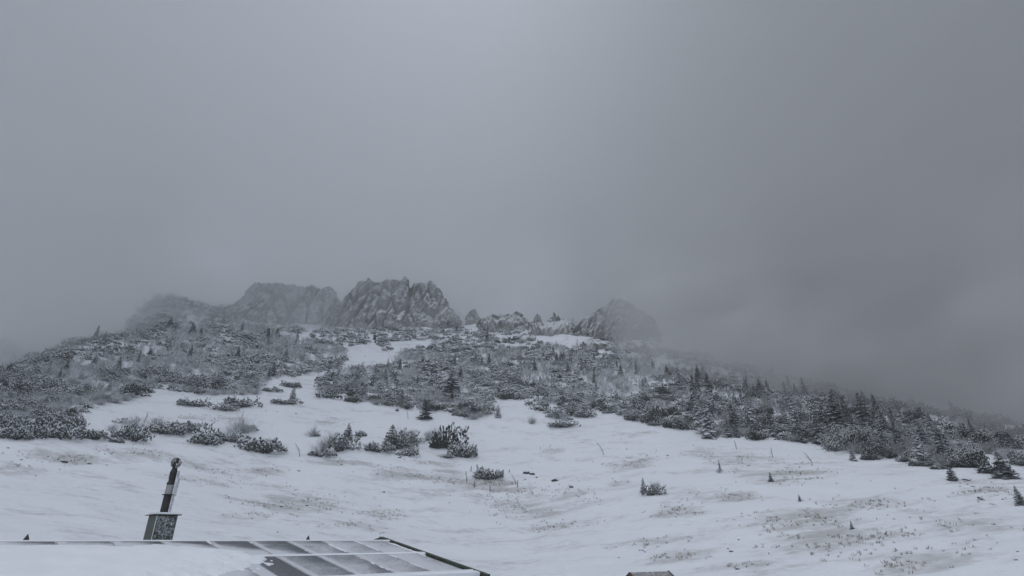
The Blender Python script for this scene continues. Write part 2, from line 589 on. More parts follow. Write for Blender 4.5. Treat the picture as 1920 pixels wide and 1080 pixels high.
def crag(name, px, py, w_px, h_px, depth, outline, seed, label, dist=None, **k):
    p, dep = hit(px, py)
    if dist:
        d = ray(px, py); d = d / math.hypot(d[0], d[1])
        p = d * dist
        dep = p[1] * CT + p[2] * ST
    m_px = dep / F_PX
    o = put(name, crag_mesh(name, w_px * m_px, depth, [(x, h * h_px * m_px * 1.02) for x, h in outline], seed, **k), loc=tuple(p - np.array([0, 0, .4])))
    o.rotation_euler[2] = -math.atan2(p[0], p[1])
    return tag(o, label, 'rock')


crag('rock_cliff', 745, 606, 236, 86, 24, [(-.5, .12), (-.45, .4), (-.38, .78), (-.3, .9), (-.24, .84), (-.2, .92), (-.12, .86), (-.06, .98), (.0, 1.04), (.05, 1.0), (.07, .86), (.12, .96), (.18, .9), (.24, .97), (.32, .84), (.38, .62), (.42, .4), (.46, .25), (.5, .1)],
     3, 'tallest cliff, ribbed and split by a dark vertical cleft', lean=.05, rib=4.2, cleft=.065)
crag('rock_cliff', 540, 602, 220, 80, 24, [(-.5, .12), (-.44, .3), (-.4, .5), (-.36, .78), (-.3, .9), (-.2, .87), (-.1, .93), (.05, .9), (.15, 1), (.24, .96), (.33, .97), (.38, .8), (.42, .6), (.5, .35)],
     8, 'broad rounded pale cliff half veiled in mist beside the cleft cliff', lean=.03, rib=5.6, mat='rock_pale')
crag('rock_outcrop', 448, 594, 96, 36, 12, [(-.5, .05), (-.3, .3), (-.1, .5), (.1, .75), (.3, 1), (.5, .8)], 12, 'low broken step of rock leading up to the rounded cliff', rib=3.2, slant=.25)
crag('rock_outcrop', 640, 602, 80, 40, 12, [(-.5, .5), (-.2, .75), (.1, .6), (.3, .9), (.5, 1)], 15, 'rubbly saddle of rock joining the rounded and the cleft cliffs', rib=3.0, mat='rock_pale')
crag('rock_pinnacle', 886, 604, 28, 30, 6, [(-.5, .5), (-.2, .85), (.15, 1), (.4, .75), (.5, .4)], 17, 'blunt squat rock tower standing alone next to the cleft cliff', rib=2.6)
crag('rock_outcrop', 945, 612, 100, 24, 11, [(-.5, .25), (-.25, .75), (0, .85), (.2, .8), (.28, 1.15), (.34, 1.0), (.42, .6), (.5, .2)], 19, 'long low rock hump with a small horn at one end', rib=2.4, slant=-.1)
crag('rock_pinnacle', 1009, 612, 15, 24, 4, [(-.5, .5), (-.2, 1), (.2, .8), (.5, .5)], 23, 'narrow rock tooth at the edge of the notched rock', rib=1.8)
crag('rock_pinnacle', 1038, 612, 22, 26, 5, [(-.5, .45), (-.1, .7), (.2, 1), (.4, .8), (.5, .4)], 26, 'pointed middle rock tooth of the notched rock', rib=1.9)
crag('rock_outcrop', 1040, 620, 90, 22, 10, [(-.5, .6), (-.2, .6), (.1, .7), (.3, .9), (.42, .75), (.5, .2)], 29, 'broad base of the notched rock next to the snowy gap', rib=2.2, slant=-.2)
crag('rock_summit', 1150, 628, 175, 66, 24, [(-.5, .06), (-.4, .25), (-.3, .45), (-.2, .68), (-.1, .8), (-.02, .98), (.06, 1.06), (.14, .9), (.24, .72), (.34, .5), (.42, .32), (.5, .1)], 33, 'pyramid shaped rocky summit vanishing into the cloud', rib=4.0, slant=.1)
crag('rock_outcrop', 512, 616, 64, 9, 6, [(-.5, .3), (-.1, 1), (.2, .8), (.5, .3)], 41, 'flat brownish ledge of rock in the snow below the rounded cliff', rib=2.0, slant=.4)
crag('rock_outcrop', 1118, 650, 60, 15, 7, [(-.5, .4), (-.1, 1), (.2, .9), (.5, .3)], 43, 'craggy ledge at the foot of the cloudy summit', rib=2.2, slant=-.3)
crag('rock_outcrop', 1200, 656, 84, 20, 8, [(-.5, .7), (-.1, 1), (.2, .7), (.5, .2)], 45, 'dark sloping rock shoulder under the cloudy summit', rib=2.4, slant=-.3)
crag('rock_outcrop', 985, 636, 46, 10, 6, [(-.5, .4), (-.1, 1), (.2, .8), (.5, .3)], 47, 'small rock ledge among the bushes below the horned hump', rib=1.8)
crag('rock_knoll', -22, 690, 110, 60, 40, [(-.5, .6), (-.2, 1), (.1, .95), (.4, .6), (.5, .3)], 49, 'dim dark rock shoulder looming in the mist beyond the slope', dist=262, rib=7)


# ------------------------------------------------------------------ plants
def tufts(rs, cen, dirs, length, width, k=6):
    """spiky little tufts of needles: star shaped spindles"""
    n = len(cen)
    d = dirs / (np.linalg.norm(dirs, axis=1)[:, None] + 1e-9)
    a = np.cross(d, rs.normal(size=(n, 3))); a /= np.linalg.norm(a, axis=1)[:, None] + 1e-9
    b = np.cross(d, a)
    V = [cen - d * length[:, None] * .45]
    for q in range(k):
        t = 2 * math.pi * q / k
        w = width * (1.0 if q % 2 else .42) * rs.uniform(.75, 1.25, n)
        V.append(cen + (a * math.cos(t) + b * math.sin(t)) * w[:, None] + d * (length * rs.uniform(-.05, .25, n))[:, None])
    V.append(cen + d * length[:, None] * .6)
    V = np.stack(V, 1).reshape(-1, 3)
    base = (np.arange(n) * (k + 2))[:, None]
    F = []
    for q in range(k):
        F.append(np.concatenate([base, base + 1 + (q + 1) % k, base + 1 + q], 1))
        F.append(np.concatenate([base + k + 1, base + 1 + q, base + 1 + (q + 1) % k], 1))
    return V, np.concatenate(F)


def sticks(p0, p1, r0, r1):
    """three sided tapering sticks"""
    n = len(p0)
    d = p1 - p0
    d = d / (np.linalg.norm(d, axis=1)[:, None] + 1e-9)
    a = np.cross(d, np.where(np.abs(d[:, 2:3]) < .9, [[0, 0, 1.0]], [[1.0, 0, 0]])); a /= np.linalg.norm(a, axis=1)[:, None] + 1e-9
    b = np.cross(d, a)
    V = []
    for q in range(3):
        t = 2 * math.pi * q / 3
        o = a * math.cos(t) + b * math.sin(t)
        V.append(p0 + o * np.reshape(r0, (-1, 1)))
    for q in range(3):
        t = 2 * math.pi * q / 3
        o = a * math.cos(t) + b * math.sin(t)
        V.append(p1 + o * np.reshape(r1, (-1, 1)))
    V = np.stack(V, 1).reshape(-1, 3)
    base = (np.arange(n) * 6)[:, None]
    F = np.concatenate([np.concatenate([base + q, base + (q + 1) % 3, base + 3 + (q + 1) % 3, base + 3 + q], 1) for q in range(3)])
    return V, F


def join(*parts):
    V, F, n = [], [], 0
    for v, f in parts:
        V.append(v)
        F.append(np.where(f >= 0, f + n, f))
        n += len(v)
    return np.concatenate(V), F


def pine_geo(seed, n, tl, tw, k=6):
    """mountain pine: a spreading mound of upturned tufts, about 1 in radius"""
    rs = np.random.RandomState(seed)
    nm = 9
    mc = np.stack([rs.uniform(-.8, .8, nm), rs.uniform(-.55, .55, nm), rs.uniform(.0, .06, nm)], 1)
    mr = rs.uniform(.2, .5, nm)
    mh = mr * rs.uniform(.6, 1.4, nm) * (1.1 - .5 * np.abs(mc[:, 0]))
    w = rs.choice(nm, n, p=mr ** 2 / (mr ** 2).sum())
    u = rs.normal(size=(n, 3)); u[:, 2] = np.abs(u[:, 2]) * .9 + .02
    u /= np.linalg.norm(u, axis=1)[:, None]
    rad = rs.uniform(.5, 1.0, n) ** .45
    rad *= 1 + .2 * rs.normal(size=n).clip(-1.5, 2)
    cen = mc[w] + u * np.stack([mr[w], mr[w] * .9, mh[w]], 1) * rad[:, None]
    cen[:, 2] = np.maximum(cen[:, 2], .02)
    dirs = u * [1, 1, .6] + [0, 0, .75] + rs.normal(size=(n, 3)) * .25
    fol = tufts(rs, cen, dirs, rs.uniform(.75, 1.3, n) * tl, rs.uniform(.7, 1.25, n) * tw, k)
    ns = 16
    b = mc[rs.choice(nm, ns)] * .4; b[:, 2] = -.06
    t = mc[np.arange(ns) % nm] + rs.normal(size=(ns, 3)) * [.2, .2, .05] + [0, 0, .18]
    st = sticks(b, t, np.full(ns, .035), np.full(ns, .015))
    return fol, st


def spruce_geo(seed, layers, per, slim=.2, spiky=1.0):
    """spruce of height 1: whorls of drooping boughs on a tapering trunk"""
    rs = np.random.RandomState(seed)
    V, F, n = [], [], 0
    for L in range(layers):
        t = (L + rs.uniform(-.25, .25)) / (layers - 1)
        z = .07 + .9 * t
        reach = slim * (1 - t) ** .82 * rs.uniform(.8, 1.15) + .012
        m = max(4, int(per * (1 - .55 * t)))
        for q in range(m):
            if rs.rand() < .07: continue
            a = 2 * math.pi * (q + rs.uniform(-.35, .35)) / m + L * .8
            r = reach * rs.uniform(.65, 1.2)
            droop = (.32 + .25 * rs.rand()) * r * (1 - .6 * t)
            w = r * rs.uniform(.22, .34) + .006
            dx, dy = math.cos(a), math.sin(a)
            z = .07 + .9 * min(1, max(0, t + rs.uniform(-.6, .6) / layers))
            sx, sy = -dy, dx
            pts_ = []
            for s, wd, dz in ((.05, .15, .02), (.45, 1.0, -.25), (.8, .7, -.75), (1.08, .06, -.95)):
                c = (dx * r * s, dy * r * s, z + dz * droop + .10 * r * s * (1 if t > .8 else 0))
                j1, j2_ = rs.uniform(.6, 1.4), rs.uniform(.6, 1.4)
                pts_ += [(c[0] + sx * w * wd * j1, c[1] + sy * w * wd * j1, c[2] - w * wd * .55), (c[0], c[1], c[2] + .25 * w * wd), (c[0] - sx * w * wd * j2_, c[1] - sy * w * wd * j2_, c[2] - w * wd * .55)]
            V += pts_
            for s in range(3):
                b = n + s * 3
                F += [(b, b + 1, b + 4, b + 3), (b + 1, b + 2, b + 5, b + 4)]
            n += 12
    crown = (np.array(V), np.array(F))
    # the leader and fine needles that break the outline
    k = layers * 9
    tt = rs.uniform(0, 1, k) ** .9
    aa = rs.uniform(0, 6.283, k)
    rr_ = slim * (1 - tt) ** .82 * rs.uniform(.5, 1.02, k) + .008
    cen = np.stack([np.cos(aa) * rr_, np.sin(aa) * rr_, .06 + .9 * tt - rr_ * .22], 1)
    dr = np.stack([np.cos(aa), np.sin(aa), rs.uniform(-.7, .1, k)], 1)
    tf = tufts(rs, cen, dr, rs.uniform(.035, .06, k) * spiky * (1.15 - .7 * tt), rs.uniform(.012, .02, k) * spiky, 5)
    v, f = join(crown, (np.array([[.008, 0, .93], [-.004, .007, .93], [-.004, -.007, .93], [0, 0, 1.02]]), np.array([[0, 1, 3], [1, 2, 3], [2, 0, 3]])), tf)
    fol = (v, np.concatenate([to_tris(x) for x in f]))
    tr = MB().tube([(0, 0, -.06), (0, 0, .2), (.003, 0, .6), (0, 0, .95)], [.02, .016, .009, .003], 7)
    tv = np.concatenate(tr.v)
    tfc = [np.array([q for q in tr.f if len(q) == 4])]
    return fol, (tv, tfc[0])


def shrub_geo(seed, stems, twigs, thick=1.0, spread=.75):
    """bare bush furred with rime: stems fanning into fine twigs, about 1 in radius"""
    rs = np.random.RandomState(seed)
    b0 = rs.normal(size=(stems, 3)) * [.16, .16, 0]; b0[:, 2] = -.05
    an = rs.uniform(0, 6.283, stems)
    le = rs.uniform(.1, spread, stems)
    b1 = b0 + np.stack([np.cos(an) * le, np.sin(an) * le, rs.uniform(.4, 1.0, stems) * (1.05 - .5 * (le / spread) ** 2)], 1)
    st = sticks(b0, b1, np.full(stems, .018 * thick), np.full(stems, .008 * thick))
    w = rs.choice(stems, twigs)
    s = rs.uniform(.25, 1, twigs)[:, None]
    p0 = b0[w] * (1 - s) + b1[w] * s
    d = (b1 - b0)[w]
    d /= np.linalg.norm(d, axis=1)[:, None]
    d = d + rs.normal(size=(twigs, 3)) * .75 + [0, 0, .12]
    p1 = p0 + d * rs.uniform(.12, .34, twigs)[:, None]
    t1 = sticks(p0, p1, np.full(twigs, .011 * thick), np.full(twigs, .004 * thick))
    w2 = rs.choice(twigs, twigs)
    s2 = rs.uniform(.3, 1, twigs)[:, None]
    q0 = p0[w2] * (1 - s2) + p1[w2] * s2
    q1 = q0 + (d[w2] + rs.normal(size=(twigs, 3)) * .8) * rs.uniform(.06, .16, twigs)[:, None]
    t2 = sticks(q0, q1, np.full(twigs, .008 * thick), np.full(twigs, .004 * thick))
    v, f = join(t1, t2)
    return (v, np.concatenate(f)), st


def protos(geo, names, fol_mats, st_mat, args_list):
    """meshes of each variant for each foliage material: (foliage, stem, both in one)"""
    out = {}
    for fm in fol_mats:
        L = []
        for a in args_list:
            fol, st = geo(*a)
            vj, fj = join(fol, st)
            nm = [len(x) for x in fj]
            L.append((mesh_from(names[0], *fol, M[fm]), mesh_from(names[1], *st, M[st_mat]),
                      mesh_from(names[2], vj, fj, [M[fm], M[st_mat]], f_mats=np.repeat([0, 1], nm))))
        out[fm] = L
    return out


PINE_NEAR = protos(pine_geo, ('foliage', 'stems', 'mountain_pine'), ('pine_heavy', 'pine_light'), 'bark', [(100 + i, 460, .125, .044) for i in range(6)])
PINE_MID = protos(pine_geo, ('foliage', 'stems', 'mountain_pine'), ('pine_heavy', 'pine_light'), 'bark', [(200 + i, 260, .15, .052) for i in range(7)])
SPRUCE = protos(spruce_geo, ('crown', 'trunk', 'spruce_tree'), ('spruce_heavy', 'spruce_light'), 'bark', [(300 + i, 15 + i % 3, 9, (.17, .2, .15, .22, .18, .24)[i]) for i in range(6)])
SHRUB_NEAR = protos(shrub_geo, ('twigs', 'stems', 'rimed_shrub'), ('twig_heavy', 'twig_light'), 'bark', [(400 + i, 24, 420, .8, .85) for i in range(5)])
SHRUB_MID = protos(shrub_geo, ('twigs', 'stems', 'rimed_shrub'), ('twig_heavy', 'twig_light'), 'bark', [(450 + i, 22, 340, 1.5, .9) for i in range(6)])

COUNT = {'pine': 0, 'spruce': 0, 'shrub': 0}
NAMES = {'pine': 'mountain_pine', 'spruce': 'spruce_tree', 'shrub': 'rimed_shrub'}


def plant(kind, p, size, label, cat, group=None, frost='heavy', near=False, parts=True, var=None, hs=1.0, rot=None, tilt=0.0, wide=None):
    """size: radius of a mound, height of a spruce"""
    tab = {'pine': PINE_NEAR if near else PINE_MID, 'spruce': SPRUCE, 'shrub': SHRUB_NEAR if near else SHRUB_MID}[kind]
    L = tab[{'pine': 'pine_', 'spruce': 'spruce_', 'shrub': 'twig_'}[kind] + frost]
    fol, st, both = L[(rnd.randrange(len(L)) if var is None else var) % len(L)]
    COUNT[kind] += 1
    rot = rnd.uniform(0, 6.283) if rot is None else rot
    sc = (size * (wide or 1), size * (wide or 1) if kind == 'spruce' else size * .85, size * hs * ((1.9 if near else 1.7) if kind == 'pine' else 1))
    loc = (float(p[0]), float(p[1]), float(p[2]) - (.04 if kind != 'spruce' else 0) * size)
    if parts:
        e = put(NAMES[kind], None, loc=loc, rot=(tilt, 0, rot), scale=sc)
        put(fol.name.split('.')[0], fol, e)
        put(st.name.split('.')[0], st, e)
    else:
        e = put(NAMES[kind], both, loc=loc, rot=(tilt, 0, rot), scale=sc)
    return tag(e, label, cat, group)


def plant_at(kind, px, py, w_px, label, cat, **k):
    """w_px: width of a mound or height of a spruce, in picture pixels; py: the foot"""
    p, dep = hit(px, py)
    size = w_px * dep / F_PX * (.5 if kind != 'spruce' else 1.02)
    if kind == 'spruce' and 'rot' not in k: k['rot'] = rnd.uniform(0, 6.28)
    return plant(kind, p, size, label, cat, near=True, **k)


taken = []
def special(kind, px, py, w, label, cat, **k):
    o = plant_at(kind, px, py, w, label, cat, **k)
    taken.append((o.location[0], o.location[1], (w * .5 if kind != 'spruce' else w * .2) * math.hypot(*o.location[:2]) / F_PX))
    return o


PB, FB, SB = 'mountain pine', 'shrub', 'spruce'
# --- the single bushes and trees of the open snow
special('pine', 30, 822, 86, 'wide dark pine mound at the end of the lowest bush row', PB, rot=.1, hs=.8)
special('pine', 98, 820, 90, 'low sprawling pine with a snow cushion in its middle', PB, rot=3.1, hs=.8)
special('pine', 172, 822, 62, 'compact pine bush beside a pale feathery shrub in the lowest row', PB, rot=.2, hs=.8)
special('pine', 252, 826, 86, 'dark domed pine bush, thickest of the linked row', PB, rot=.0, hs=.85)
special('pine', 222, 830, 26, 'tiny pine tuft at the foot of the domed pine bush', PB, rot=.0)
special('pine', 300, 812, 70, 'middle pine of the linked row, narrowing to a neck', PB, rot=3.0, hs=.75)
special('pine', 338, 810, 62, 'upright pine at the upper end of the linked row', PB, rot=.3, hs=1.0)
special('pine', 368, 800, 40, 'thin trailing pine branch tip above the linked row', PB, rot=.2, hs=.5)
special('pine', 382, 832, 70, 'dark pine bush wrapped in pale twigs on one side', PB, rot=.4, hs=.9)
special('pine', 418, 826, 50, 'pine bush half hidden by a pale feathery shrub', PB, rot=.9, hs=.9)
special('shrub', 432, 828, 56, 'pale feathery shrub between two pine bushes', FB, hs=.8)
special('shrub', 452, 812, 60, 'tall misty white shrub behind the long frosted pine', FB, hs=1.0)
special('pine', 462, 806, 48, 'small pine crest showing behind the pale misty shrub', PB, rot=.1, hs=.6)
special('pine', 488, 846, 104, 'long heavily frosted pine bush at the end of its row', PB, rot=.0, hs=.72)
special('pine', 370, 762, 56, 'round frosted pine bush below the edge of the rimed thicket', PB, rot=.2, hs=.65)
special('pine', 425, 770, 46, 'flat crusted pine bush under the two linked bushes', PB, rot=.3, hs=.6)
special('pine', 458, 763, 62, 'frosted pine bush climbing towards the lens shaped one', PB, rot=.5, hs=.75)
special('pine', 508, 734, 44, 'lens shaped pine bush lying alone on clean snow', PB, rot=.0, hs=.55)
special('pine', 546, 726, 46, 'twin crowned flat pine bush above the lens shaped one', PB, rot=.1, hs=.6)
special('spruce', 547, 756, 34, 'little white spruce rising from a flat frosted bush', SB, frost='heavy', wide=1.4)
special('pine', 543, 758, 54, 'flat frosted bush spread around a little spruce', PB, rot=.1, hs=.45)
special('shrub', 586, 818, 34, 'airy bare shrub with a dark pine clump beside it', FB)
special('pine', 594, 818, 16, 'small dark clump against an airy bare shrub', PB)
special('pine', 600, 855, 60, 'low pale pine bush nearest the roof ridge among the meadow bushes', PB, rot=.1, hs=.55)
special('shrub', 604, 848, 46, 'thin white twigs standing over the low pale pine bush', FB)
special('pine', 640, 844, 62, 'sloping frosted pine below the pointed little spruce', PB, rot=.8, hs=.95)
special('shrub', 624, 832, 40, 'wispy twigs leaning out behind the sloping frosted pine', FB)
special('spruce', 651, 825, 32, 'pointed little spruce above a sloping frosted pine', SB, frost='light', wide=1.6)
special('pine', 676, 819, 22, 'tiny isolated pine tuft on bare snow beside the pointed spruce', PB, frost='light')
special('pine', 708, 846, 64, 'broad crusted pine mound in front of the bushy spruce', PB, rot=.1, hs=.85)
special('spruce', 733, 838, 42, 'bushy cone shaped spruce in the middle of the meadow clump', SB, frost='light', wide=2.0)
special('pine', 752, 840, 60, 'dark pine leaning against the bushy cone shaped spruce', PB, rot=.4, hs=1.0)
special('shrub', 765, 832, 60, 'rounded dense rimed shrub behind the meadow clump', FB, hs=.85)
special('pine', 775, 830, 44, 'drooping pine branch end poking from the rounded rimed shrub', PB, rot=.2, hs=.6)
special('pine', 762, 854, 50, 'white crusted low pine at the front of the meadow clump', PB, hs=.6)
special('shrub', 800, 826, 34, 'thin arching bare sapling between the two large clumps', FB)
special('pine', 822, 840, 42, 'dark hollow pine with a black gap beneath it', PB, frost='light', hs=1.0)
special('pine', 842, 838, 66, 'darkest tallest pine of the isolated clump by the stakes', PB, frost='light', rot=.3, hs=1.1)
special('pine', 868, 856, 66, 'white tufted pine dome at the front of the isolated clump', PB, rot=.1, hs=1.05)
special('pine', 832, 858, 34, 'small ground hugging pine arm of the isolated clump', PB, hs=.5)
special('shrub', 818, 822, 40, 'spindly rimed shrub rising behind the isolated clump', FB)
special('pine', 918, 898, 64, 'round snow-crusted pine inside the ring of stakes', PB, rot=.2, hs=.85)
special('pine', 893, 896, 20, 'small pale side tuft of the round pine inside the stakes', PB, hs=.8)
special('pine', 1224, 928, 46, 'small pine bush standing alone on the open snow', PB, rot=.1, hs=.75)
special('spruce', 1207, 922, 26, 'dark spruce seedling sprouting from the lone pine bush', SB, frost='light', wide=1.3)
special('shrub', 1230, 922, 34, 'bare twiggy shrub growing through the lone pine bush', FB)
special('spruce', 1446, 903, 17, 'tiny dark spruce seedling alone on the wind combed snow', SB, frost='light', wide=2)
special('spruce', 1350, 882, 20, 'thin brownish seedling among the bare grass streaks', SB, frost='light', wide=.9)
special('shrub', 1350, 886, 16, 'little twig tuft at the foot of the thin brownish seedling', FB)
special('spruce', 1500, 940, 13, 'withered dwarf spruce in the grass streaks below the forest', SB, frost='light', wide=1.4)
special('spruce', 1598, 992, 14, 'stunted reddish seedling in the wide grass-flecked snow', SB, frost='light', wide=2.0)
special('spruce', 1787, 901, 30, 'small crooked spruce with a fallen branch beside it', SB, frost='light', wide=1.7)
special('spruce', 1884, 896, 48, 'bushy spruce on a bare leaning trunk at the forest rim', SB, frost='light', wide=1.9)
special('spruce', 1914, 946, 34, 'small spruce standing alone lowest on the open slope', SB, frost='light', wide=1.6)
special('spruce', 1600, 864, 34, 'ragged white spruce leaning from the forest rim on bare stem', SB, frost='heavy', wide=1.2)
special('pine', 1632, 862, 46, 'dark pine mound tucked under the forest rim', PB, frost='light', rot=-.3, hs=.7)
special('pine', 1690, 866, 30, 'low pine cushion between two mounds of the forest rim', PB, frost='light', hs=.7)
special('pine', 1728, 874, 48, 'long dark pine mound sloping down the forest rim', PB, frost='light', rot=-.3, hs=.6)
special('pine', 1758, 880, 30, 'last little pine cushion of the forest rim', PB, frost='light', rot=-.3, hs=.6)
special('pine', 1865, 888, 60, 'dark pine spread behind the bushy spruce on bare trunk', PB, frost='light', rot=-.3, hs=.7)
special('spruce', 797, 786, 34, 'dark wide spruce at the lower edge of the thicket', SB, frost='light', wide=2.3)
special('spruce', 845, 752, 62, 'snow-laden bushy spruce in the thicket below the cleft cliff', SB, frost='heavy', wide=1.7)
special('spruce', 668, 724, 44, 'slender white tipped spruce at the mouth of the snow gully', SB, frost='heavy', wide=1.1)
special('spruce', 934, 782, 24, 'small frosted spruce standing out on the snow tongue', SB, frost='heavy', wide=1.2)
special('shrub', 997, 794, 26, 'ghostly white shrub alone on the snow below the thicket', FB)
special('pine', 745, 771, 12, 'tiny dark pine tuft on snow under the thicket edge', PB, frost='light')
special('pine', 1126, 762, 22, 'small dark pine alone in the inlet of snow', PB, frost='light', hs=1.0)
special('pine', 1060, 800, 60, 'outermost flat pine of the thicket tongue, crusted white', PB, rot=.1, hs=.5)
special('pine', 1095, 782, 56, 'fan shaped frosted pine at the tip of the thicket tongue', PB, rot=.1, hs=.7)
special('spruce', 1330, 822, 76, 'tall snow streaked spruce at the corner of the forest', SB, frost='heavy', wide=.95)
special('spruce', 1312, 806, 78, 'slim twin of the tall snow streaked corner spruce', SB, frost='heavy', wide=.8)
special('spruce', 1305, 770, 70, 'white edged spruce towering out of the thicket behind the corner', SB, frost='light', wide=.9)
special('spruce', 1410, 800, 76, 'tall spruce with white rimed side in the forest middle', SB, frost='heavy', wide=.9)
special('spruce', 1492, 800, 70, 'thin feathered spruce beside pale rimed shrubs', SB, frost='heavy', wide=.7)
special('spruce', 1540, 832, 62, 'steep dark spruce above the sagging forest edge', SB, frost='light', wide=1.1)
special('spruce', 1572, 808, 70, 'black massive spruce of the dense dark group', SB, frost='light', wide=1.5)
special('spruce', 1592, 805, 62, 'dark spruce joined to the black massive one', SB, frost='light', wide=1.5)
special('spruce', 1625, 806, 72, 'tall dark spruce closing the dense dark group', SB, frost='light', wide=1.2)
special('spruce', 1650, 796, 58, 'dim pointed spruce standing behind the dense dark group', SB, frost='light', wide=1.2)
special('spruce', 1690, 850, 60, 'spruce with white shoulder between shrubs at the snow strip', SB, frost='light', wide=1.3)
special('spruce', 1735, 840, 48, 'even dark spruce standing free before the snow strip', SB, frost='light', wide=1.5)
special('spruce', 1775, 862, 64, 'broad dark spruce pair merged with a pine at its foot', SB, frost='light', wide=1.5)
special('spruce', 1805, 848, 44, 'grey rimed spruce beside the broad dark pair', SB, frost='heavy', wide=1.0)
special('spruce', 1709, 805, 12, 'lone seedling on the snow strip behind the forest', SB, frost='light', wide=1.2)

# --- thickets
def inside(poly, x, y):
    poly = np.array(poly, float)
    r = np.zeros(len(x), bool)
    for (x0, y0), (x1, y1) in zip(poly, np.roll(poly, -1, 0)):
        c = ((y0 > y) != (y1 > y)) & (x < (x1 - x0) * (y - y0) / (y1 - y0 + 1e-12) + x0)
        r ^= c
    return r


ZONES = {
    # name: outline as seen, spacing, gap threshold, weights pine/shrub/spruce, frost, words
    'knoll': ([(-150, 690), (0, 690), (50, 672), (130, 648), (195, 578), (265, 552), (330, 560), (420, 582), (470, 618), (560, 640), (650, 652), (640, 690), (560, 705), (500, 712), (480, 740), (400, 742), (330, 735), (290, 728), (255, 745), (150, 778), (70, 800), (-150, 812)],
              1.8, -.8, (.46, .51, .03), 'heavy', 'the whitish thicket under the knoll'),
    'lowrow': ([(-150, 792), (60, 790), (150, 800), (300, 788), (390, 798), (300, 806), (150, 812), (-150, 826)], 3.0, -.1, (.25, .75, .0), 'heavy', 'the scrub behind the lowest pine row'),
    'thicket': ([(598, 712), (660, 692), (735, 684), (765, 655), (850, 645), (940, 650), (1080, 652), (1200, 668), (1240, 690), (1240, 800), (1170, 785), (1110, 765), (1060, 796), (1010, 775), (985, 750), (930, 748), (925, 770), (900, 792), (850, 776), (790, 770), (720, 760), (690, 758), (600, 748)],
                1.8, -.62, (.62, .34, .04), 'heavy', 'the thicket below the notched rock'),
    'spur': ([(1240, 690), (1330, 700), (1420, 712), (1540, 742), (1640, 775), (1690, 800), (1760, 822), (1830, 850), (1830, 878), (1760, 876), (1690, 860), (1640, 858), (1590, 850), (1520, 830), (1440, 826), (1370, 822), (1300, 812), (1240, 800)],
             1.85, -.66, (.62, .31, .07), 'light', 'the forest running down the spur'),
    'upper': ([(440, 612), (620, 618), (760, 615), (860, 612), (960, 608), (1060, 608), (1150, 620), (1230, 648), (1300, 690), (1180, 668), (1080, 652), (940, 650), (850, 645), (765, 655), (720, 660), (700, 640), (650, 652), (560, 640), (470, 618)],
              2.3, -.14, (.9, .09, .01), 'heavy', 'the scattered bushes below the cliffs'),
    'beyond': ([(1230, 655), (1330, 672), (1420, 695), (1560, 728), (1720, 765), (1920, 800), (2100, 830), (2100, 900), (1940, 880), (1880, 862), (1800, 838), (1710, 800), (1640, 775), (1540, 742), (1420, 712), (1330, 700), (1300, 690)],
               2.2, -.4, (.68, .27, .05), 'light', 'the growth fading into cloud'),
}
CATS = {'pine': PB, 'shrub': FB, 'spruce': SB}
rs = np.random.RandomState(11)
cand = []
nC = 90000
ca = rs.uniform(math.radians(-54), math.radians(54), nC)
cr = np.sqrt(rs.uniform(88 ** 2, 262 ** 2, nC))
cx, cyy = cr * np.sin(ca), cr * np.cos(ca)
cz = height(cx, cyy)
pxx, pyy, dep = project(cx, cyy, cz)
clump = fbm(np.stack([cx / 9, cyy / 12, cz * 0], 1), 3, 77)
grid = {}


def free(x, y, s):
    g = (int(x // 6), int(y // 6))
    for a in (-1, 0, 1):
        for b in (-1, 0, 1):
            for (u, w, q) in grid.get((g[0] + a, g[1] + b), ()):
                if (u - x) ** 2 + (w - y) ** 2 < (.5 * (s + q)) ** 2:
                    return False
    grid.setdefault(g, []).append((x, y, s))
    return True


for x, y, r in taken:
    grid.setdefault((int(x // 6), int(y // 6)), []).append((x, y, r * 1.1))
zone_of = np.full(nC, -1)
zn = list(ZONES)
for i, z in enumerate(zn):
    zone_of[(zone_of < 0) & inside(ZONES[z][0], pxx, pyy)] = i
plants = []
for i in np.nonzero(zone_of >= 0)[0]:
    poly, sp, gap, wts, frost, words = ZONES[zn[zone_of[i]]]
    if clump[i] < gap: continue
    kind = rs.choice(['pine', 'shrub', 'spruce'], p=np.array(wts) / sum(wts))
    # the kinds grow in drifts
    drift = vnoise(np.array([[cx[i] / 8 + 40, cyy[i] / 10, 0]]), 5)[0]
    if kind != 'spruce':
        if drift > .15 and wts[1] > .1: kind = 'pine'
        elif drift < -.5 and wts[1] > .1: kind = 'shrub'
    s = sp * rs.uniform(.75, 1.25)
    if not free(cx[i], cyy[i], s if kind != 'spruce' else s * .8): continue
    if kind == 'spruce': size = rs.uniform(2.4, 5.6) * (1.1 if zn[zone_of[i]] == 'spur' else .85)
    elif kind == 'pine': size = rs.uniform(1.3, 2.9)
    else: size = rs.uniform(1.4, 2.7)
    plants.append((size * (1 if kind != 'spruce' else .55) / dep[i], kind, (cx[i], cyy[i], cz[i]), size, zn[zone_of[i]]))
plants.sort(key=lambda p: -p[0])
LIMIT = {'pine': 300, 'shrub': 300, 'spruce': 290}
rest = {'pine': [], 'shrub': [], 'spruce': []}
column = {}
for q, kind, p, size, z in plants:
    u, v, _ = project(*p)
    column.setdefault((z, int(u // 80)), []).append(v)
SIZE_W = {'pine': ((1.75, 'low'), (2.4, 'middling'), (99, 'big')), 'shrub': ((1.75, 'small'), (2.3, 'middling'), (99, 'big')), 'spruce': ((2.9, 'dwarf'), (4.2, 'half-grown'), (99, 'tall'))}
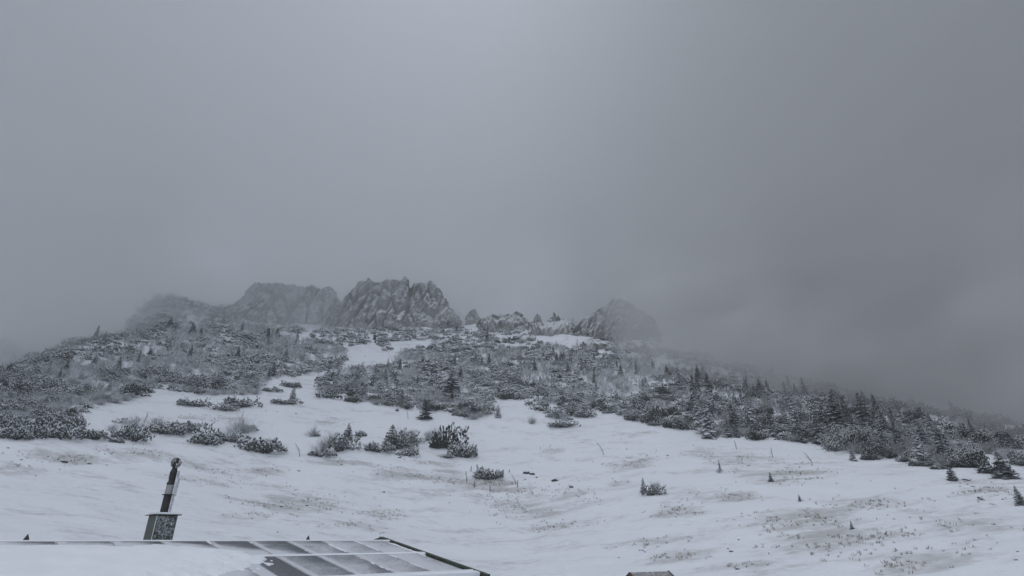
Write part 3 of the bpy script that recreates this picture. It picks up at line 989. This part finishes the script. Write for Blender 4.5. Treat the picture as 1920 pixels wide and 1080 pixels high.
FROST_W = {'pine': {'heavy': 'white crusted pine bush', 'light': 'dark dusted pine bush'}, 'shrub': {'heavy': 'white rimed bare shrub', 'light': 'grey rimed bare shrub'},
           'spruce': {'heavy': 'white rimed spruce', 'light': 'dark dusted spruce'}}
for q, kind, p, size, z in plants:
    seen = project(*p)
    frost = ZONES[z][4]
    if rnd.random() < (.5 if kind == 'spruce' else (.1 if z == 'knoll' else .3)): frost = 'light' if frost == 'heavy' else 'heavy'
    if COUNT[kind] < LIMIT[kind] and -20 < seen[0] < 1940:
        vs = column[(z, int(seen[0] // 80))]
        k = (seen[1] - min(vs)) / (max(vs) - min(vs) + 1e-6)
        where = 'at lower rim of ' if k > .72 else ('at upper fringe of ' if k < .3 else 'deep inside ')
        lab = next(w for lim, w in SIZE_W[kind] if size < lim) + ' ' + FROST_W[kind][frost] + ' ' + where + ZONES[z][5]
        plant(kind, p, size, lab, CATS[kind], lab, frost=frost, parts=q > .0105, near=q > .0135,
              hs={'pine': rnd.uniform(.7, 1.05), 'shrub': rnd.uniform(.45, .72), 'spruce': 1}[kind], wide=rnd.uniform(.85, 1.5) if kind == 'spruce' else None, tilt=rnd.uniform(-.05, .05))
    else:
        rest[kind].append((p, size, frost))
far_geo = {'pine': [pine_geo(500 + i, 95, .24, .085, 4)[0] for i in range(6)],
           'shrub': [shrub_geo(520 + i, 10, 70, 2.4, .9)[0] for i in range(6)],
           'spruce': [spruce_geo(540 + i, 10, 6, .2)[0] for i in range(4)]}
for kind, L in rest.items():
    for frost in ('heavy', 'light'):
        LL = [a for a in L if a[2] == frost]
        if not LL: continue
        V, Fc, n = [], [], 0
        for p, size, _ in LL:
            v, f = far_geo[kind][rnd.randrange(len(far_geo[kind]))]
            t = rnd.uniform(0, 6.283)
            c, s = math.cos(t), math.sin(t)
            w = v * (np.array([1, .9, rnd.uniform(.9, 1.4)]) if kind != 'spruce' else np.array([1.3, 1.3, 1])) * size
            V.append(np.stack([w[:, 0] * c - w[:, 1] * s, w[:, 0] * s + w[:, 1] * c, w[:, 2] - .05 * size], 1) + np.array(p))
            Fc.append(to_tris(f) + n)
            n += len(v)
        mt = M[{'pine': 'pine_', 'spruce': 'spruce_', 'shrub': 'twig_'}[kind] + frost]
        nm = {'pine': 'mountain_pine_scrub', 'shrub': 'rimed_scrub', 'spruce': 'spruce_wood'}[kind]
        tag(put(nm, mesh_from(nm, np.concatenate(V), np.concatenate(Fc), mt)),
            {'pine': 'far mountain pine scrub spread over the upper slope', 'shrub': 'far rimed scrub spread over the upper slope', 'spruce': 'far small spruces scattered over the upper slope'}[kind]
            + (' thickly frosted' if frost == 'heavy' else ' thinly frosted'), {'pine': PB, 'shrub': FB, 'spruce': SB}[kind], kind='stuff')

# ------------------------------------------------------------------ withered grass through the snow
gp = []
for c, ra, rb, az_, st in PW:
    n = int(min(1500, ra * rb * 4.5 * st))
    u, w = rs.normal(size=n) * .5 * ra, rs.normal(size=n) * .5 * rb
    x = c[0] + u * math.cos(az_) + w * math.sin(az_)
    y = c[1] - u * math.sin(az_) + w * math.cos(az_)
    ok = fbm(np.stack([x / 2.4, y / 2.4, x * 0], 1), 2, 91) > -.05
    gp.append(np.stack([x[ok], y[ok]], 1))
gp = np.concatenate(gp)
gzv = height(gp[:, 0], gp[:, 1])
P0 = np.repeat(np.concatenate([gp, gzv[:, None]], 1), 5, 0)
ng = len(P0)
P0 += rs.normal(size=(ng, 3)) * [.07, .07, 0]
P1 = P0 + rs.normal(size=(ng, 3)) * [.09, .09, .03] + np.stack([np.zeros(ng), np.zeros(ng), rs.uniform(.05, .24, ng)], 1)
gv, gf = sticks(P0 - [0, 0, .02], P1, np.full(ng, .02), np.full(ng, .008))
tag(put('grass', mesh_from('grass', gv, gf, M['grass'])), 'withered brown grass tips poking through the thin snow', 'grass', kind='stuff')

# ------------------------------------------------------------------ stones
def stone_mesh(seed):
    r = np.random.RandomState(seed)
    n_a, n_h = 11, 6
    V = []
    for k in range(n_h):
        t = -.5 + 1.5 * k / (n_h - 1)
        s = math.sqrt(max(.03, 1 - (t / 1.02) ** 2)) if t > 0 else 1 + .1 * t
        for q in range(n_a):
            a = 2 * math.pi * q / n_a
            w = s * (1 + .35 * r.uniform(-1, 1))
            V.append((math.cos(a) * w, math.sin(a) * w * .8, t * .7 + .12 * r.uniform(-1, 1)))
    i, j = np.meshgrid(np.arange(n_h - 1), np.arange(n_a), indexing='ij')
    j2_ = (j + 1) % n_a
    F = np.stack([i * n_a + j, i * n_a + j2_, (i + 1) * n_a + j2_, (i + 1) * n_a + j], -1).reshape(-1, 4)
    V.append((0, 0, .72))
    cap = np.stack([np.full(n_a, len(V) - 1), (n_h - 1) * n_a + np.arange(n_a), (n_h - 1) * n_a + (np.arange(n_a) + 1) % n_a], 1)
    return mesh_from('stone', np.array(V), [F, cap], M['stone'])


STONES = [stone_mesh(600 + i) for i in range(6)]
def stone(px, py, w, label, group=None, flat=.7):
    p, dp = hit(px, py)
    s = w * dp / F_PX * .5
    o = put('stone', STONES[rnd.randrange(6)], loc=tuple(p), rot=(0, 0, rnd.uniform(0, 6.28)), scale=(s, s, s * flat))
    return tag(o, label, 'stone', group)


for px, py, w, lab in [(1041, 901, 13, 'squarish boulder lying alone above the brown grass patch'), (987, 887, 14, 'flat snow-streaked stone just outside the ring of stakes'), (998, 889, 10, 'smaller stone tucked against the flat snow-streaked one'),
                       (1071, 913, 11, 'snow capped stone at the end of the brown grass patch'), (1371, 1034, 8, 'roundest dark boulder of the stone group on the lower slope'), (1365, 1029, 6, 'broken stone leaning uphill of the roundest dark boulder'),
                       (1383, 1067, 10, 'dark wedge shaped boulder half sunk at the lower slope'), (1411, 1058, 7, 'twin topped dark stone near the wedge shaped boulder'), (1418, 1059, 4, 'pointed splinter next to the twin topped dark stone'),
                       (1252, 854, 5, 'single dark stone between grass streaks under the forest'), (120, 866, 12, 'long low stone in the grass streaks of the open slope'), (168, 870, 8, 'small dark stone past the long low stone'),
                       (316, 792, 6, 'dark stump-like stone in the snow above the linked pines')]:
    stone(px, py, w, lab)
for px, py, w in [(1267, 969, 4), (1280, 947, 4), (1240, 948, 4), (1006, 895, 5), (985, 899, 4), (1205, 1032, 5), (1209, 1035, 5), (1247, 1038, 6), (1155, 1026, 3), (1160, 1045, 4), (1385, 1012, 5), (1360, 1020, 3), (1415, 1072, 3),
                  (713, 1000, 4), (695, 996, 3), (697, 999, 3), (720, 923, 6), (640, 871, 5), (560, 883, 6), (750, 858, 5), (1175, 842, 4), (1840, 936, 7), (1732, 958, 4), (1745, 962, 3), (1822, 912, 5), (1800, 906, 4), (1880, 936, 5),
                  (1870, 1018, 5), (1908, 1034, 5), (1905, 1050, 6), (1720, 956, 3), (200, 872, 4), (40, 862, 5), (15, 840, 5), (398, 880, 4), (90, 856, 4), (130, 855, 4), (528, 950, 7), (575, 948, 6), (620, 955, 4), (520, 998, 5),
                  (1520, 760, 3), (1440, 955, 3), (1560, 970, 4), (1660, 1000, 4), (1130, 870, 4), (1300, 835, 3), (660, 730, 3), (684, 668, 3), (520, 772, 3), (498, 771, 3), (555, 776, 4), (660, 792, 3)]:
    stone(px, py, w, 'small dark stone tip poking out of the snow', 'small stone tips in the snow')

# fallen branches
for px, py, w, rot, lab in [(1815, 902, 26, .3, 'fallen branch lying on the snow beside the small crooked spruce'), (1838, 936, 16, .5, 'short dark stick on the snow above the lone lowest spruce'),
                            (748, 859, 22, -.5, 'bare log in the snow at the foot of the white crusted pine'), (322, 800, 10, -.4, 'dark broken stub between the linked pine row and the wrapped bush')]:
    p, dp = hit(px, py)
    L_ = w * dp / F_PX
    mb = MB().tube([(-L_ / 2, 0, .05), (-.1 * L_, .04, .14), (L_ * .2, 0, .1), (L_ / 2, .1, .2)], [.09, .08, .06, .03], 6)
    mb.tube([(L_ * .1, 0, .1), (L_ * .3, -.15, .35)], [.04, .015], 5)
    o = put('branch', mb.mesh('branch', M['bark']), loc=tuple(p), rot=(0, rot * .4, rot))
    tag(o, lab, 'branch')

# ------------------------------------------------------------------ stakes and saplings
for px, py, h in [(883, 884, 9), (905, 879, 5), (874, 892, 7), (875, 903, 9), (889, 914, 11), (919, 922, 11), (970, 914, 10), (955, 886, 5)]:
    p, dp = hit(px, py)
    H_ = h * dp / F_PX * 1.05
    mb = MB().tube([(0, 0, -.2), (rnd.uniform(-.04, .04), 0, H_ * .5), (rnd.uniform(-.1, .1), 0, H_)], [.07, .065, .06], 7)
    tag(put('fence_stake', mb.mesh('fence_stake', M['wood']), loc=tuple(p)), 'thin dark wooden stake standing around the ringed pine', 'stake', 'stakes ringing the pine')


def sapling(px, py, h_px, lean, lab):
    p, dp = hit(px, py)
    H_ = h_px * dp / F_PX
    r_ = np.random.RandomState(int(px))
    e = put('bare_sapling', None, loc=tuple(p))
    stem = [np.array([lean * H_ * t ** 1.7, 0, H_ * t - (.04 if t == 0 else 0)]) for t in (0, .3, .6, .85, 1)]
    MB().tube(stem, [.05, .045, .035, .025, .012], 6).build('stem', M['bark'], e)
    k = 46
    t = r_.uniform(.3, 1, k)
    p0 = np.stack([np.interp(t, (0, .3, .6, .85, 1), [s[0] for s in stem]), t * 0, np.interp(t, (0, .3, .6, .85, 1), [s[2] for s in stem])], 1)
    p1 = p0 + r_.normal(size=(k, 3)) * [.3 * H_ * .5, .3 * H_ * .5, .1 * H_] * (1.2 - t)[:, None] + [lean * .2 * H_, 0, .12 * H_]
    v, f = sticks(p0, p1, np.full(k, .018), np.full(k, .006))
    put('twigs', mesh_from('twigs', v, f, M['twig_light']), e)
    tag(e, lab, 'sapling')


sapling(1132, 853, 22, -.5, 'bent bare sapling leaning downwind on the open snow')
sapling(1381, 842, 14, -.1, 'thin bare sapling just below the corner of the forest')
sapling(1449, 858, 18, .0, 'faint upright sapling on the snow below the forest')
sapling(1524, 872, 22, -.5, 'curved bare sapling bowing away from the sagging forest edge')
sapling(967, 908, 18, -.45, 'withered stalk bowed over beside the ring of stakes')
sapling(562, 856, 24, -.5, 'small crooked bare sapling beside the low pale pine bush')
sapling(765, 786, 16, -.2, 'bare leaning sapling in front of the thicket edge')
sapling(268, 800, 26, .1, 'upright rime column of a sapling behind the linked pines')
sapling(148, 795, 24, -.1, 'feathery sapling above the compact pine bush')

# ------------------------------------------------------------------ the building with solar panels
RD = np.array([.727, .687, 0.0])                 # along the ridge
RD /= np.linalg.norm(RD)
DN = np.array([RD[1], -RD[0], 0.0])              # down the near slope, on the map
R0 = np.array([-8.5, 14.7, -0.005])
SL = .168
NRM = np.array([DN[0] * SL, DN[1] * SL, 1.0]); NRM /= np.linalg.norm(NRM)
DNS = np.array([DN[0], DN[1], -SL])
BKS = np.array([-DN[0], -DN[1], -SL])
T0, T1, S1 = -9.0, 6.05, 4.82


def rp(t, s, h=0.0):
    """a point of the near roof slope: t along the ridge, s down the slope, h above it"""
    return R0 + RD * t + DNS * s + NRM * h


def bp(t, s, h=0.0):
    nb = np.array([-DN[0] * SL, -DN[1] * SL, 1.0]); nb /= np.linalg.norm(nb)
    return R0 + RD * t + BKS * s + nb * h


def slab(mb, t0, t1, s0, s1, h0, h1, fn=rp):
    c = [fn(t0, s1, h0), fn(t1, s1, h0), fn(t1, s0, h0), fn(t0, s0, h0), fn(t0, s1, h1), fn(t1, s1, h1), fn(t1, s0, h1), fn(t0, s0, h1)]
    return mb.hexa(c)


house = put('mountain_hut', None, loc=(0, 0, 0))
tag(house, 'low hut roof carrying snowy solar panels and a boxed chimney', 'building')
slab(MB(), T0, T1, .0, S1, -.16, -.06).build('roof', M['roof_metal'], house)
slab(MB(), T0, T1, .0, S1, -.16, -.06, bp).build('roof', M['roof_metal'], house)
# walls, following the ground
gz0 = float(height(-4, 13)[0]) - 1.2
for (ta, tb, sa, sb, nm) in [(T0 + .5, T1 - .5, S1 - .75, S1 - .5, 'wall'), (T0 + .5, T1 - .5, -(S1 - .5), -(S1 - .75), 'wall'), (T1 - .75, T1 - .5, -(S1 - .76), S1 - .76, 'wall'), (T0 + .5, T0 + .75, -(S1 - .76), S1 - .76, 'wall')]:
    c = []
    for top in (0, 1):
        for (t, s) in ((ta, sb), (tb, sb), (tb, sa), (ta, sa)):
            p = R0 + RD * t + DN * s
            p[2] = gz0 if not top else R0[2] - SL * abs(s) - .17
            c.append(p)
    MB().hexa(c).build(nm, M['wood'], house)
# gable infill under the ridge
for tt in (T0 + .62, T1 - .62):
    a, b, c_ = R0 + RD * tt + DN * (S1 - .77), R0 + RD * tt - DN * (S1 - .77), R0 + RD * tt
    zt = R0[2] - SL * (S1 - .77) - .17
    th = RD * .1
    v = [(a[0], a[1], zt - .4), (b[0], b[1], zt - .4), (b[0], b[1], zt), (c_[0], c_[1], R0[2] - .17), (a[0], a[1], zt)]
    v = [np.array(q) for q in v]
    MB().add([q - th for q in v] + [q + th for q in v], [(0, 1, 2, 3, 4), (9, 8, 7, 6, 5), (0, 5, 6, 1), (1, 6, 7, 2), (2, 7, 8, 3), (3, 8, 9, 4), (4, 9, 5, 0)]).build('gable', M['wood'], house)
mb = slab(MB(), T0, T1 - .02, -.0, .26, -.055, -.035)
slab(mb, T0, T1 - .02, .0, .26, -.055, -.035, bp).build('ridge_cap', M['green_metal'], house)
# verge boards at the end of the roof, both slopes, with a low upstand
vb = slab(MB(), T1 + .003, T1 + .14, -.05, S1 + .22, -.24, .06)
vb.build('verge_board', M['green_metal'], house)
slab(MB(), T1 + .003, T1 + .14, .06, S1 + .2, -.24, .05, bp).build('verge_board', M['green_metal'], house)
MB().tube([rp(T0, S1 + .06, -.12), rp(T1 - .02, S1 + .06, -.12)], [.075, .075], 10).build('gutter', M['wood'], house)
slab(MB(), T0, T1 - .02, S1 - .16, S1 + .02, -.05, .075).build('eave_snow', M['snow'], house, smooth=False)
for tt in (-2.55, 3.72):
    MB().tube([rp(tt, .0, -.06), rp(tt, .0, .0), rp(tt, .0, .10)], [.055, .05, .006], 8).build('ridge_spike', M['wood'], house)

# solar panels: two rows of modules, each its own part
PWID, rows = .985, [(.62, 2.42), (2.50, 4.58)]
col_t = [T1 - .28 - PWID * k for k in range(15)]


def panel_mesh(t1_, t0_, s0, s1, ri, ci):
    nu, nv = 16, 22
    V, D = [], []
    for v in range(nv + 1):
        for u in range(nu + 1):
            t = t0_ + .02 + (t1_ - t0_ - .04) * u / nu
            s = s0 + .03 + (s1 - s0 - .06) * v / nv
            V.append(rp(t, s, .06))
            # snow dust: thicker towards the gable and down-wind of each frame
            fu = u / nu
            ed = .98 + .07 * max(0, t + 1.5) + .50 * max(0, t - .2)
            near_drift = .5 * min(1, max(0, 1 - (ed - s) / .55)) * min(1, max(0, (3.0 - t) / 1.2)) * (ri == 0 or t < 1.2)
            D.append(.03 + .42 * max(0, (t - 1.0) / 5.0) + .22 * (fu < .18) + .18 * (1 - fu) - .16 * fu - .12 * (ri == 0) * (v < 5) + near_drift)
    i, j = np.meshgrid(np.arange(nv), np.arange(nu), indexing='ij')
    F = np.stack([i * (nu + 1) + j, (i + 1) * (nu + 1) + j, (i + 1) * (nu + 1) + j + 1, i * (nu + 1) + j + 1], -1).reshape(-1, 4)
    me = mesh_from('solar_panel', np.array(V), F, M['panel'])
    a = me.attributes.new('dust', 'FLOAT', 'POINT')
    a.data.foreach_set('value', np.array(D, np.float32))
    return me


for ri, (s0, s1) in enumerate(rows):
    for ci, t1_ in enumerate(col_t[:-1]):
        t0_ = col_t[ci + 1]
        if t0_ < T0: continue
        pan = put('solar_panel', panel_mesh(t1_, t0_, s0, s1, ri, ci), house)
        fr = MB()
        for (a, b, c_, d_) in ((t0_ + .004, t0_ + .022, s0 + .034, s1 - .034), (t1_ - .022, t1_ - .004, s0 + .034, s1 - .034), (t0_ + .004, t1_ - .004, s0, s0 + .033), (t0_ + .004, t1_ - .004, s1 - .033, s1)):
            slab(fr, a, b, c_, d_, .02, .067)
        fr.build('panel_frame', M['frame'], pan)

# snow lying on the roof: one drift as a real layer with feathered edges
def roof_snow():
    nt_, ns_ = 900, 220
    ts, ss = np.linspace(T0 + .05, T1 - .04, nt_), np.linspace(.27, S1 - .17, ns_)
    S_, T_ = np.meshgrid(ss, ts, indexing='ij')
    t, s = T_.ravel(), S_.ravel()
    P = np.stack([t, s, t * 0], 1)
    n = fbm(P * [.9, 1.3, 1], 4, 5, .55)
    n2 = fbm(P * [3.5, 3.5, 1], 3, 8, .5)
    n = n + .12 * fbm(P * [2.5, 9, 1], 3, 28, .6)
    # the deep drift over the end by the chimney; thin tails towards the gable
    edge = .98 + .07 * np.clip(t + 1.5, 0, 9) + .50 * np.clip(t - .2, 0, 9)
    h = .06 * np.clip((s - edge + .30 * n + .10 * n2) / .8, 0, 1) * np.clip((2.0 + .9 * n2 + .6 * n - t - .8 * np.clip(s - 2.3, 0, 9)) / 1.6, 0, 1)
    # thin snow wedges along the module joints
    for ct in col_t:
        d = (t - ct)
        h = np.maximum(h, (.03 * np.exp(-np.clip(d, 0, 9) / .10) * (d > -.02) * np.clip(n + .05, 0, 1)) * (s > .55))
    for (s0, s1) in rows:
        h = np.maximum(h, .014 * np.exp(-((s - s0 + .02) / .05) ** 2))
        h = np.maximum(h, .016 * np.exp(-((s - s1) / (.03 + .10 * np.clip(n, 0, 1))) ** 2))
    h = np.maximum(h, .05 * (s < .56) * np.clip(.42 + 1.5 * n2 - .12 * np.clip(t - 1, 0, 9), 0, 1))
    base = np.where(s < .56, -.058, .064)
    z = base + np.where(h > .008, h + .006, -.02)
    V = R0 + RD[None] * t[:, None] + DNS[None] * s[:, None] + NRM[None] * z[:, None]
    i, j = np.meshgrid(np.arange(ns_ - 1), np.arange(nt_ - 1), indexing='ij')
    F = np.stack([i * nt_ + j, (i + 1) * nt_ + j, (i + 1) * nt_ + j + 1, i * nt_ + j + 1], -1).reshape(-1, 4)
    keep = (h.reshape(ns_, nt_) > .008)
    k4 = keep[:-1, :-1] | keep[1:, :-1] | keep[:-1, 1:] | keep[1:, 1:]
    return mesh_from('snow_drift', V, F[k4.ravel()], M['snow'], True)


put('snow_drift', roof_snow(), house)['kind'] = 'stuff'

# chimney: a green sheet metal box with plate, black pipe, steel collar and a cage cowl
CT_, CS = -.05, -.42
cb = R0 + RD * .05 - DN * .5
CK = .75
def cbox(mb, a0, a1, b0, b1, z0, z1):
    c = []
    for z in (z0, z1):
        for (a, b) in ((a0, b0), (a1, b0), (a1, b1), (a0, b1)):
            p = cb + RD * a * CK + DN * -b * CK
            c.append((p[0], p[1], z))
    return mb.hexa(c)


CH = .74 * CK
ch = cbox(MB(), -.31, .31, -.52, .52, -.5, CH - .02).build('chimney', M['green_metal'], house)
cbox(MB(), -.295, -.008, -.532, -.522, -.02, CH - .04).build('cladding_sheet', M['green_metal_snowy'], ch)
cbox(MB(), .008, .295, -.532, -.522, -.02, CH - .04).build('cladding_sheet', M['green_metal_snowy'], ch)
cbox(MB(), -.006, .006, -.542, -.522, -.02, CH - .04).build('seam_strip', M['frame'], ch)
cbox(MB(), -.312, -.298, -.548, -.522, -.02, CH - .04).build('corner_snow', M['snow'], ch)
cbox(MB(), -.41, .41, -.62, .62, CH - .018, CH).build('cap_plate', M['green_metal'], ch)
cbox(MB(), -.34, .39, -.59, .5, CH + .002, CH + .045).build('plate_snow', M['snow'], ch)
cc = cb
def pipe(nm, prof, mat, dx=0.0, n=16):
    o = MB().tube([(cc[0] + dx, cc[1], CH + z * CK) for z, r in prof], [r * CK * .9 for z, r in prof], n).build(nm, mat, ch, smooth=False)
    return o


pipe('flue_pipe', [(0, .145), (.62, .145)], M['black_pipe'])
pipe('flue_collar', [(.62, .21), (.645, .21)], M['black_pipe'])
pipe('steel_sleeve', [(.645, .14), (.95, .135)], M['steel_pipe'])
pipe('flue_neck', [(.95, .14), (1.0, .15), (1.08, .11), (1.16, .12), (1.36, .13), (1.5, .085), (1.54, .05)], M['black_pipe'])
# cowl: slanting blades round a ball
for q in range(7):
    a = 2 * math.pi * q / 7
    pts_ = []
    for z, r, tw in ((1.50, .04, 0), (1.60, .125, .35), (1.70, .14, .8), (1.79, .095, 1.25), (1.84, .02, 1.5)):
        pts_.append((cc[0] + math.cos(a + tw) * r * CK, cc[1] + math.sin(a + tw) * r * CK, CH + z * CK))
    MB().tube(pts_, [.02, .027, .028, .024, .015], 5).build('cowl_blade', M['black_pipe'] if q % 2 else M['steel_pipe'], ch)
# rime blown onto the lee side of the pipe: a crust thickening outward
def rime_crust():
    rs_ = np.random.RandomState(4)
    nz, nq = 40, 12
    V = []
    for k in range(nz + 1):
        z = .01 + 1.40 * k / nz
        base = .15 if z < .64 else .142
        for q in range(nq + 1):
            a = -.95 + 1.2 * q / nq
            edge = math.sin(math.pi * q / nq) ** .7
            r = base - .01 + edge * (.015 + .06 * abs(math.sin(z * 5.1 + q)) * rs_.uniform(.2, 1) + (.05 if .6 < z < 1.2 else 0))
            ang = math.atan2(RD[1], RD[0]) + a
            V.append((cc[0] + math.cos(ang) * r * CK, cc[1] + math.sin(ang) * r * CK, CH + z * CK))
    i, j = np.meshgrid(np.arange(nz), np.arange(nq), indexing='ij')
    F = np.stack([i * (nq + 1) + j, i * (nq + 1) + j + 1, (i + 1) * (nq + 1) + j + 1, (i + 1) * (nq + 1) + j], -1).reshape(-1, 4)
    return mesh_from('rime_crust', np.array(V), F, M['rime'])


put('rime_crust', rime_crust(), ch)

# ------------------------------------------------------------------ little shelter roof lower on the slope
d0, d1 = ray(1184, 1073), ray(1250, 1069.5)
a0 = d0 * (43.0 / d0[1]); a1 = d1 * (44.2 / d1[1])
a1[2] = a0[2]
ax = (a1 - a0); Ls = np.linalg.norm(ax); ax /= Ls
fr_ = np.array([ax[1], -ax[0], 0.0])
sh = put('small_shed', None, loc=(0, 0, 0))
tag(sh, 'tiny gabled shed with snow-blown roof below the open slope', 'shed')
wid, rise = .72, .42
g_z = float(height((a0[0] + a1[0]) / 2, (a0[1] + a1[1]) / 2)[0]) - .4
def sp_(t, s, h):
    """t along, s across (+ towards the valley), h above the roof plane"""
    p = a0 + ax * t + fr_ * s
    return np.array([p[0], p[1], a0[2] - rise * abs(s) / wid + h])
for sg in (1, -1):
    c = [sp_(-.12, sg * wid, -.05), sp_(Ls + .1, sg * wid, -.05), sp_(Ls + .1, 0, -.05), sp_(-.12, 0, -.05), sp_(-.12, sg * wid, 0), sp_(Ls + .1, sg * wid, 0), sp_(Ls + .1, 0, 0), sp_(-.12, 0, 0)]
    MB().hexa(c).build('roof', M['shingle'], sh)
    c = [sp_(Ls + .1, sg * (wid + .04), -.08), sp_(Ls + .2, sg * (wid + .04), -.08), sp_(Ls + .2, -.02 * sg, -.08), sp_(Ls + .1, -.02 * sg, -.08),
         sp_(Ls + .1, sg * (wid + .04), .06), sp_(Ls + .2, sg * (wid + .04), .06), sp_(Ls + .2, -.02 * sg, .06), sp_(Ls + .1, -.02 * sg, .06)]
    MB().hexa(c).build('verge_board', M['wood'], sh)
    c = [sp_(-.2, sg * (wid + .04), -.1), sp_(-.122, sg * (wid + .04), -.1), sp_(-.122, -.02 * sg, -.1), sp_(-.2, -.02 * sg, -.1),
         sp_(-.2, sg * (wid + .04), .03), sp_(-.122, sg * (wid + .04), .03), sp_(-.122, -.02 * sg, .03), sp_(-.2, -.02 * sg, .03)]
    MB().hexa(c).build('verge_board', M['wood'], sh)
for sa, sb in ((wid - .14, wid - .08), (-(wid - .08), -(wid - .14))):
    c = []
    for z in (g_z, None):
        for (t, s) in ((.02, sa), (Ls - .02, sa), (Ls - .02, sb), (.02, sb)):
            p = a0 + ax * t + fr_ * s
            c.append((p[0], p[1], z if z is not None else a0[2] - rise * abs(s) / wid - .06))
    MB().hexa(c).build('wall', M['wood'], sh)
for t in (.02, Ls - .08):
    v = []
    for tt in (t, t + .06):
        for s, zz in ((wid - .15, g_z), (-(wid - .15), g_z), (-(wid - .15), a0[2] - rise * (wid - .15) / wid - .06), (0, a0[2] - .06), (wid - .15, a0[2] - rise * (wid - .15) / wid - .06)):
            p = a0 + ax * tt + fr_ * s
            v.append((p[0], p[1], zz))
    MB().add(v, [(0, 1, 2, 3, 4), (9, 8, 7, 6, 5), (0, 5, 6, 1), (1, 6, 7, 2), (2, 7, 8, 3), (3, 8, 9, 4), (4, 9, 5, 0)]).build('gable', M['wood'], sh)

# ------------------------------------------------------------------ air: even haze over everything, and the cloud bank lying on the ridge
def air(name, dens, col):
    m = bpy.data.materials.new(name)
    m.use_nodes = True
    nt = m.node_tree
    nt.nodes.clear()
    o = nt.nodes.new('ShaderNodeOutputMaterial')
    v = nt.nodes.new('ShaderNodeVolumePrincipled')
    v.inputs['Color'].default_value = (*col, 1)
    v.inputs['Density'].default_value = dens
    v.inputs['Anisotropy'].default_value = 0.0
    nt.links.new(v.outputs[0], o.inputs['Volume'])
    return m


zlo = float(gz.min()) - 1.5
zhi = 190.0
hz = MB().box(-2600, 2600, -2600, 2600, zlo, zhi).mesh('haze', air('pale mist', HAZE_DENSITY, (.93, .95, .97)))
tag(put('haze', hz), 'thin cold mist over the whole slope', 'haze', kind='stuff')

# front of the cloud bank: how far off it begins, by direction
FRONT = [(-400, 172), (0, 181), (150, 192), (270, 212), (400, 217), (520, 214), (640, 221), (760, 228), (880, 228), (980, 241), (1060, 230), (1110, 211), (1160, 191), (1260, 183), (1400, 174), (1550, 171), (1700, 161), (1900, 139), (2300, 125)]
f_az = [math.atan2(ray(p, 640)[0], ray(p, 640)[1]) for p, _ in FRONT]
f_r = [r for _, r in FRONT]
THICK = [58] * 6 + [54] * 4 + [56, 58, 64, 74, 90, 110, 132, 146, 150]


def smooth_of(a, vals, n=13):
    g = np.linspace(-1.9, 1.9, 381)
    v = np.interp(g, f_az, vals)
    k = np.hanning(n); k /= k.sum()
    return np.interp(a, g, np.convolve(np.pad(v, n // 2, 'edge'), k, 'valid'))


def cloud_mesh():
    azs = np.radians(np.linspace(-100, 100, 260))
    zs = np.concatenate([np.linspace(-55, 180, 90), np.linspace(188, 520, 30)])
    Z, A = np.meshgrid(zs, azs, indexing='ij')
    calm = np.interp(A, [math.atan2(ray(p, 640)[0], ray(p, 640)[1]) for p in (-400, 300, 1060, 1260, 1550, 1900, 2300)], (50, 92, 96, 72, 46, 24, 20))
    hi = np.clip((Z - calm) / 60, 0, 1); hi = hi * hi * (3 - 2 * hi)
    r = smooth_of(A, f_r) * (1 - hi) + smooth_of(A, f_r, 181) * hi
    x, y = r * np.sin(A), r * np.cos(A)
    P = np.stack([x.ravel(), y.ravel(), Z.ravel()], 1)
    bump = 13 * fbm(P / [70, 70, 45], 4, 61, .55).reshape(Z.shape) + 6 * fbm(P / [18, 18, 9], 3, 67).reshape(Z.shape)
    rf = r + bump * (1 - .9 * hi)
    rb = r + smooth_of(A, THICK, 141) * (1 - .45 * np.clip((Z - 110) / 220, 0, 1)) + 7 * fbm(P / 90, 2, 71).reshape(Z.shape) * (1 - .9 * hi)
    n, m = Z.shape
    V = np.concatenate([np.stack([rf * np.sin(A), rf * np.cos(A), Z], -1).reshape(-1, 3), np.stack([rb * np.sin(A), rb * np.cos(A), Z], -1).reshape(-1, 3)])
    i, j = np.meshgrid(np.arange(n - 1), np.arange(m - 1), indexing='ij')
    a = (i * m + j).ravel()
    Ff = np.stack([a, a + 1, a + m + 1, a + m], 1)
    Fb = Ff[:, ::-1] + n * m
    o = n * m
    k = np.arange(m - 1)
    bot = np.stack([k, o + k, o + k + 1, k + 1], 1)
    top = np.stack([(n - 1) * m + k, (n - 1) * m + k + 1, o + (n - 1) * m + k + 1, o + (n - 1) * m + k], 1)
    q = np.arange(n - 1) * m
    le = np.stack([q, q + m, o + q + m, o + q], 1)
    ri = np.stack([q + m - 1, o + q + m - 1, o + q + 2 * m - 1, q + 2 * m - 1], 1)
    return mesh_from('cloud', V, np.concatenate([Ff, Fb, bot, top, le, ri]), air('cloud', CLOUD_DENSITY, (.988, .992, .997)))


tag(put('cloud', cloud_mesh()), 'grey cloud bank lying on the ridge and hiding the summits', 'cloud', kind='stuff')
print('plants', COUNT, 'rest', {k: len(v) for k, v in rest.items()}, 'zlo', zlo)
